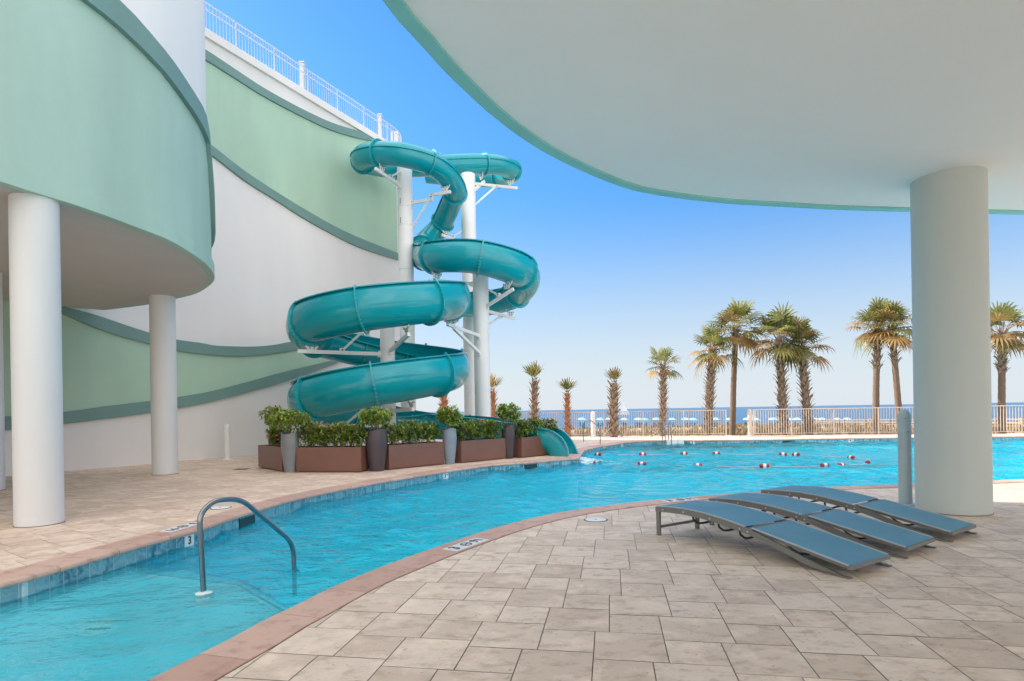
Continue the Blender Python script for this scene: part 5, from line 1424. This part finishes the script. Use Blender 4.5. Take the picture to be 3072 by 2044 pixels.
p = G(293,1888,-.27); t = empty('drain_cover', (p.x,p.y,-.285), 0, 'round white lettered suction cover on the floor of the shallow end', 'drain cover')
mb = MB(); mb.lathe([(.15,-.0),(.145,.012),(.02,.016)], (p.x,p.y,-.285), 36); mb.build('cover', M['white'], t, smooth=True, angle=40)
for k in range(5):
    mb = MB(); x = (k-2)*.038; mb.bar((p.x+x-.02,p.y-.03+abs(x)*.2,-.266),(p.x+x+.02,p.y+.03-abs(x)*.2,-.266),.007,.006); mb.build('slot', M['ink'], t)

# ------------------------------------------------------------------ beach umbrellas, boardwalk, sailboat
ur = random.Random(4)
def umbrella(X, Y, k):
    z0 = float(ground_z(np.array(X), np.array(Y)))
    return X, Y, z0
gp = 'aqua beach umbrellas lined up on the sand'
u_px = [1745,1800,1827,1872,1914,1932,1968,2016,2056,2078,2146,2186,2241,2266,2318,2368,2391,2445,2465,2510,2540]
ULAB = ['beach umbrella seen just left of the first white fence bollard', 'beach umbrella between the first fence bollard and the bent grab rail', 'beach umbrella just left of the stout young palm', 'beach umbrella just right of the stout young palm', 'left umbrella of the pair between the stout young palm and the slim palm', 'right umbrella of the pair between the stout young palm and the slim palm',
        'beach umbrella touching the left side of the slim sparse palm', 'first beach umbrella right of the slim sparse palm', 'left umbrella of the pair midway between the slim palm and the short booted palm', 'right umbrella of the pair midway between the slim palm and the short booted palm', 'beach umbrella between the short booted palm and the tall smooth palm',
        'beach umbrella touching the left side of the tall smooth palm', 'beach umbrella half hidden by the white fence bollard in the middle', 'beach umbrella just right of the middle white fence bollard', 'beach umbrella between the middle bollard and the wide drooping palm', 'left umbrella of the pair between the two drooping booted palms', 'right umbrella of the pair between the two drooping booted palms',
        'beach umbrella just right of the left leaning booted palm', 'second beach umbrella right of the left leaning booted palm', 'third beach umbrella right of the left leaning booted palm', 'rightmost beach umbrella, above the left end of the boardwalk']
proto = None
for k, ux in enumerate(u_px):
    Yd = 150 if k % 2 else 146; p = D(ux, 1270, Yd); z0 = float(ground_z(np.array(p.x), np.array(Yd)))
    if proto is None:
        proto = empty('beach_umbrella', (0,0,0), 0, 'pale aqua beach umbrella over blue chairs on the distant sand', 'umbrella', gp)
        mb = MB(); n_ = 8; R0 = 1.25
        for j in range(n_): a = j*2*math.pi/n_; mb.v.append((R0*math.cos(a), R0*math.sin(a), 1.95))
        for j in range(n_): a = j*2*math.pi/n_; mb.v.append((R0*.55*math.cos(a), R0*.55*math.sin(a), 2.35))
        mb.v.append((0,0,2.5)); mb.v.append((0,0,2.28))
        for j in range(n_):
            mb.f += [[j,(j+1)%n_,n_+(j+1)%n_,n_+j],[n_+j,n_+(j+1)%n_,2*n_],[(j+1)%n_,j,2*n_+1]]; mb.m += [0]*3; mb.c += [None]*3
        mb.build('canopy', M['umb'], proto)
        mb = MB(); mb.tube([(0,0,-.3),(0,0,2.3)], .03, 6); mb.build('pole', M['white'], proto)
        mb = MB()
        mb.box((0,0,.45),(1.5,.6,.5)); mb.box((0,.35,.8),(1.5,.1,.9)); mb.build('chair_pair', M['umb_blue'], proto)
        o = proto
    else: o = copy_tree(proto)
    o['label'] = ULAB[k]
    o.location = (p.x, Yd, max(z0, zat(p.x, Yd, 1281)-.2)); o.rotation_euler = (ur.uniform(-.05,.05), .1, ur.uniform(-.3,.3))
# boardwalk
bw = empty('boardwalk', (49,58,0), 0, 'weathered timber boardwalk with slatted railings crossing the dunes at the right', 'boardwalk')
ba, bb_ = D(3100,1282,48), D(2425,1279,92); zdk = -1.02
ba = Vector((ba.x, 48, -.98)); bb_ = Vector((bb_.x, 92, H-(ray(2425,1281)[1])*92))
wdv = Vector(((bb_-ba).y, -(bb_-ba).x, 0)).normalized()
mb = MB(); mb.bar(ba, bb_, 1.8, .12); mb.build('deck', M['wood'], bw)
nseg = 16
for k in range(nseg+1):
    for s_ in (-.9,.9):
        p = ba.lerp(bb_, k/nseg)+wdv*s_; mb = MB(); mb.box(p+Vector((0,0,.1)), (.14,.14,2.2)); mb.build('rail_post', M['wood_dark'] if k % 2 else M['wood'], bw)
for s_ in (-.9,.9):
    for hgt, nm in ((1.08,'top_rail'),(.78,'middle_rail'),(.5,'middle_rail'),(.2,'bottom_rail')):
        mb = MB(); mb.bar(ba+wdv*s_+Vector((0,0,hgt)), bb_+wdv*s_+Vector((0,0,hgt)), .12, .07 if hgt > 1 else .09); mb.build(nm, M['wood'], bw)
b2a, b2b = ba.copy(), ba+Vector((22,-3,0))
mb = MB(); mb.bar(b2a, b2b, 1.8, .12); mb.build('deck', M['wood'], bw)
for s_ in (-.9,.9):
    for hgt, nm in ((1.08,'top_rail'),(.6,'middle_rail'),(.25,'bottom_rail')):
        mb = MB(); mb.bar(b2a+Vector((0,s_,hgt)), b2b+Vector((0,s_,hgt)), .12, .08); mb.build(nm, M['wood'], bw)
# sailboat
sbp = D(1872, 1230, 700); sb_ = empty('sailboat', (sbp.x,700,-5.4), 0, 'tiny white sailing catamaran far out on the horizon', 'sailboat')
z = -5.4
mb = MB(); mb.box((sbp.x,700,z+.6),(13,1.6,1.2)); mb.build('hull', M['sail'], sb_)
mb = MB(); mb.tube([(sbp.x-1,700,z+1),(sbp.x-1,700,z+14)], .12, 6); mb.build('mast', M['white'], sb_)
mb = MB(); mb.add([(sbp.x-.8,700,z+2),(sbp.x+5.5,700,z+2.2),(sbp.x-.6,700,z+13.5),(sbp.x-.8,700.1,z+2),(sbp.x+5.5,700.1,z+2.2),(sbp.x-.6,700.1,z+13.5)],[(0,1,2),(5,4,3),(0,3,4,1),(1,4,5,2),(2,5,3,0)]); mb.build('mainsail', M['sail'], sb_)
mb = MB(); mb.add([(sbp.x-1.2,700,z+2),(sbp.x-5,700,z+1.8),(sbp.x-1.3,700,z+10),(sbp.x-1.2,700.1,z+2),(sbp.x-5,700.1,z+1.8),(sbp.x-1.3,700.1,z+10)],[(0,1,2),(5,4,3),(0,3,4,1),(1,4,5,2),(2,5,3,0)]); mb.build('jib', M['sail'], sb_)

M['concrete'] = simple('pale concrete deck', (.62,.56,.50), .85, .06, 1.5, bmp=.2)
for nm, P_ in (('concrete_path', [(-22,-13.8),(44,-13.8),(44,-2.4),(-22,-2.4)]), ('concrete_path', [(17.6,-2.39),(44,-2.39),(44,12.5),(28,12.5),(20,11),(17.6,10.5)])):
    mb = MB(); mb.add([(x,y,-.003) for x,y in P_], [tuple(range(len(P_)))]); tag(mb.build(nm, M['concrete']), kind='structure')
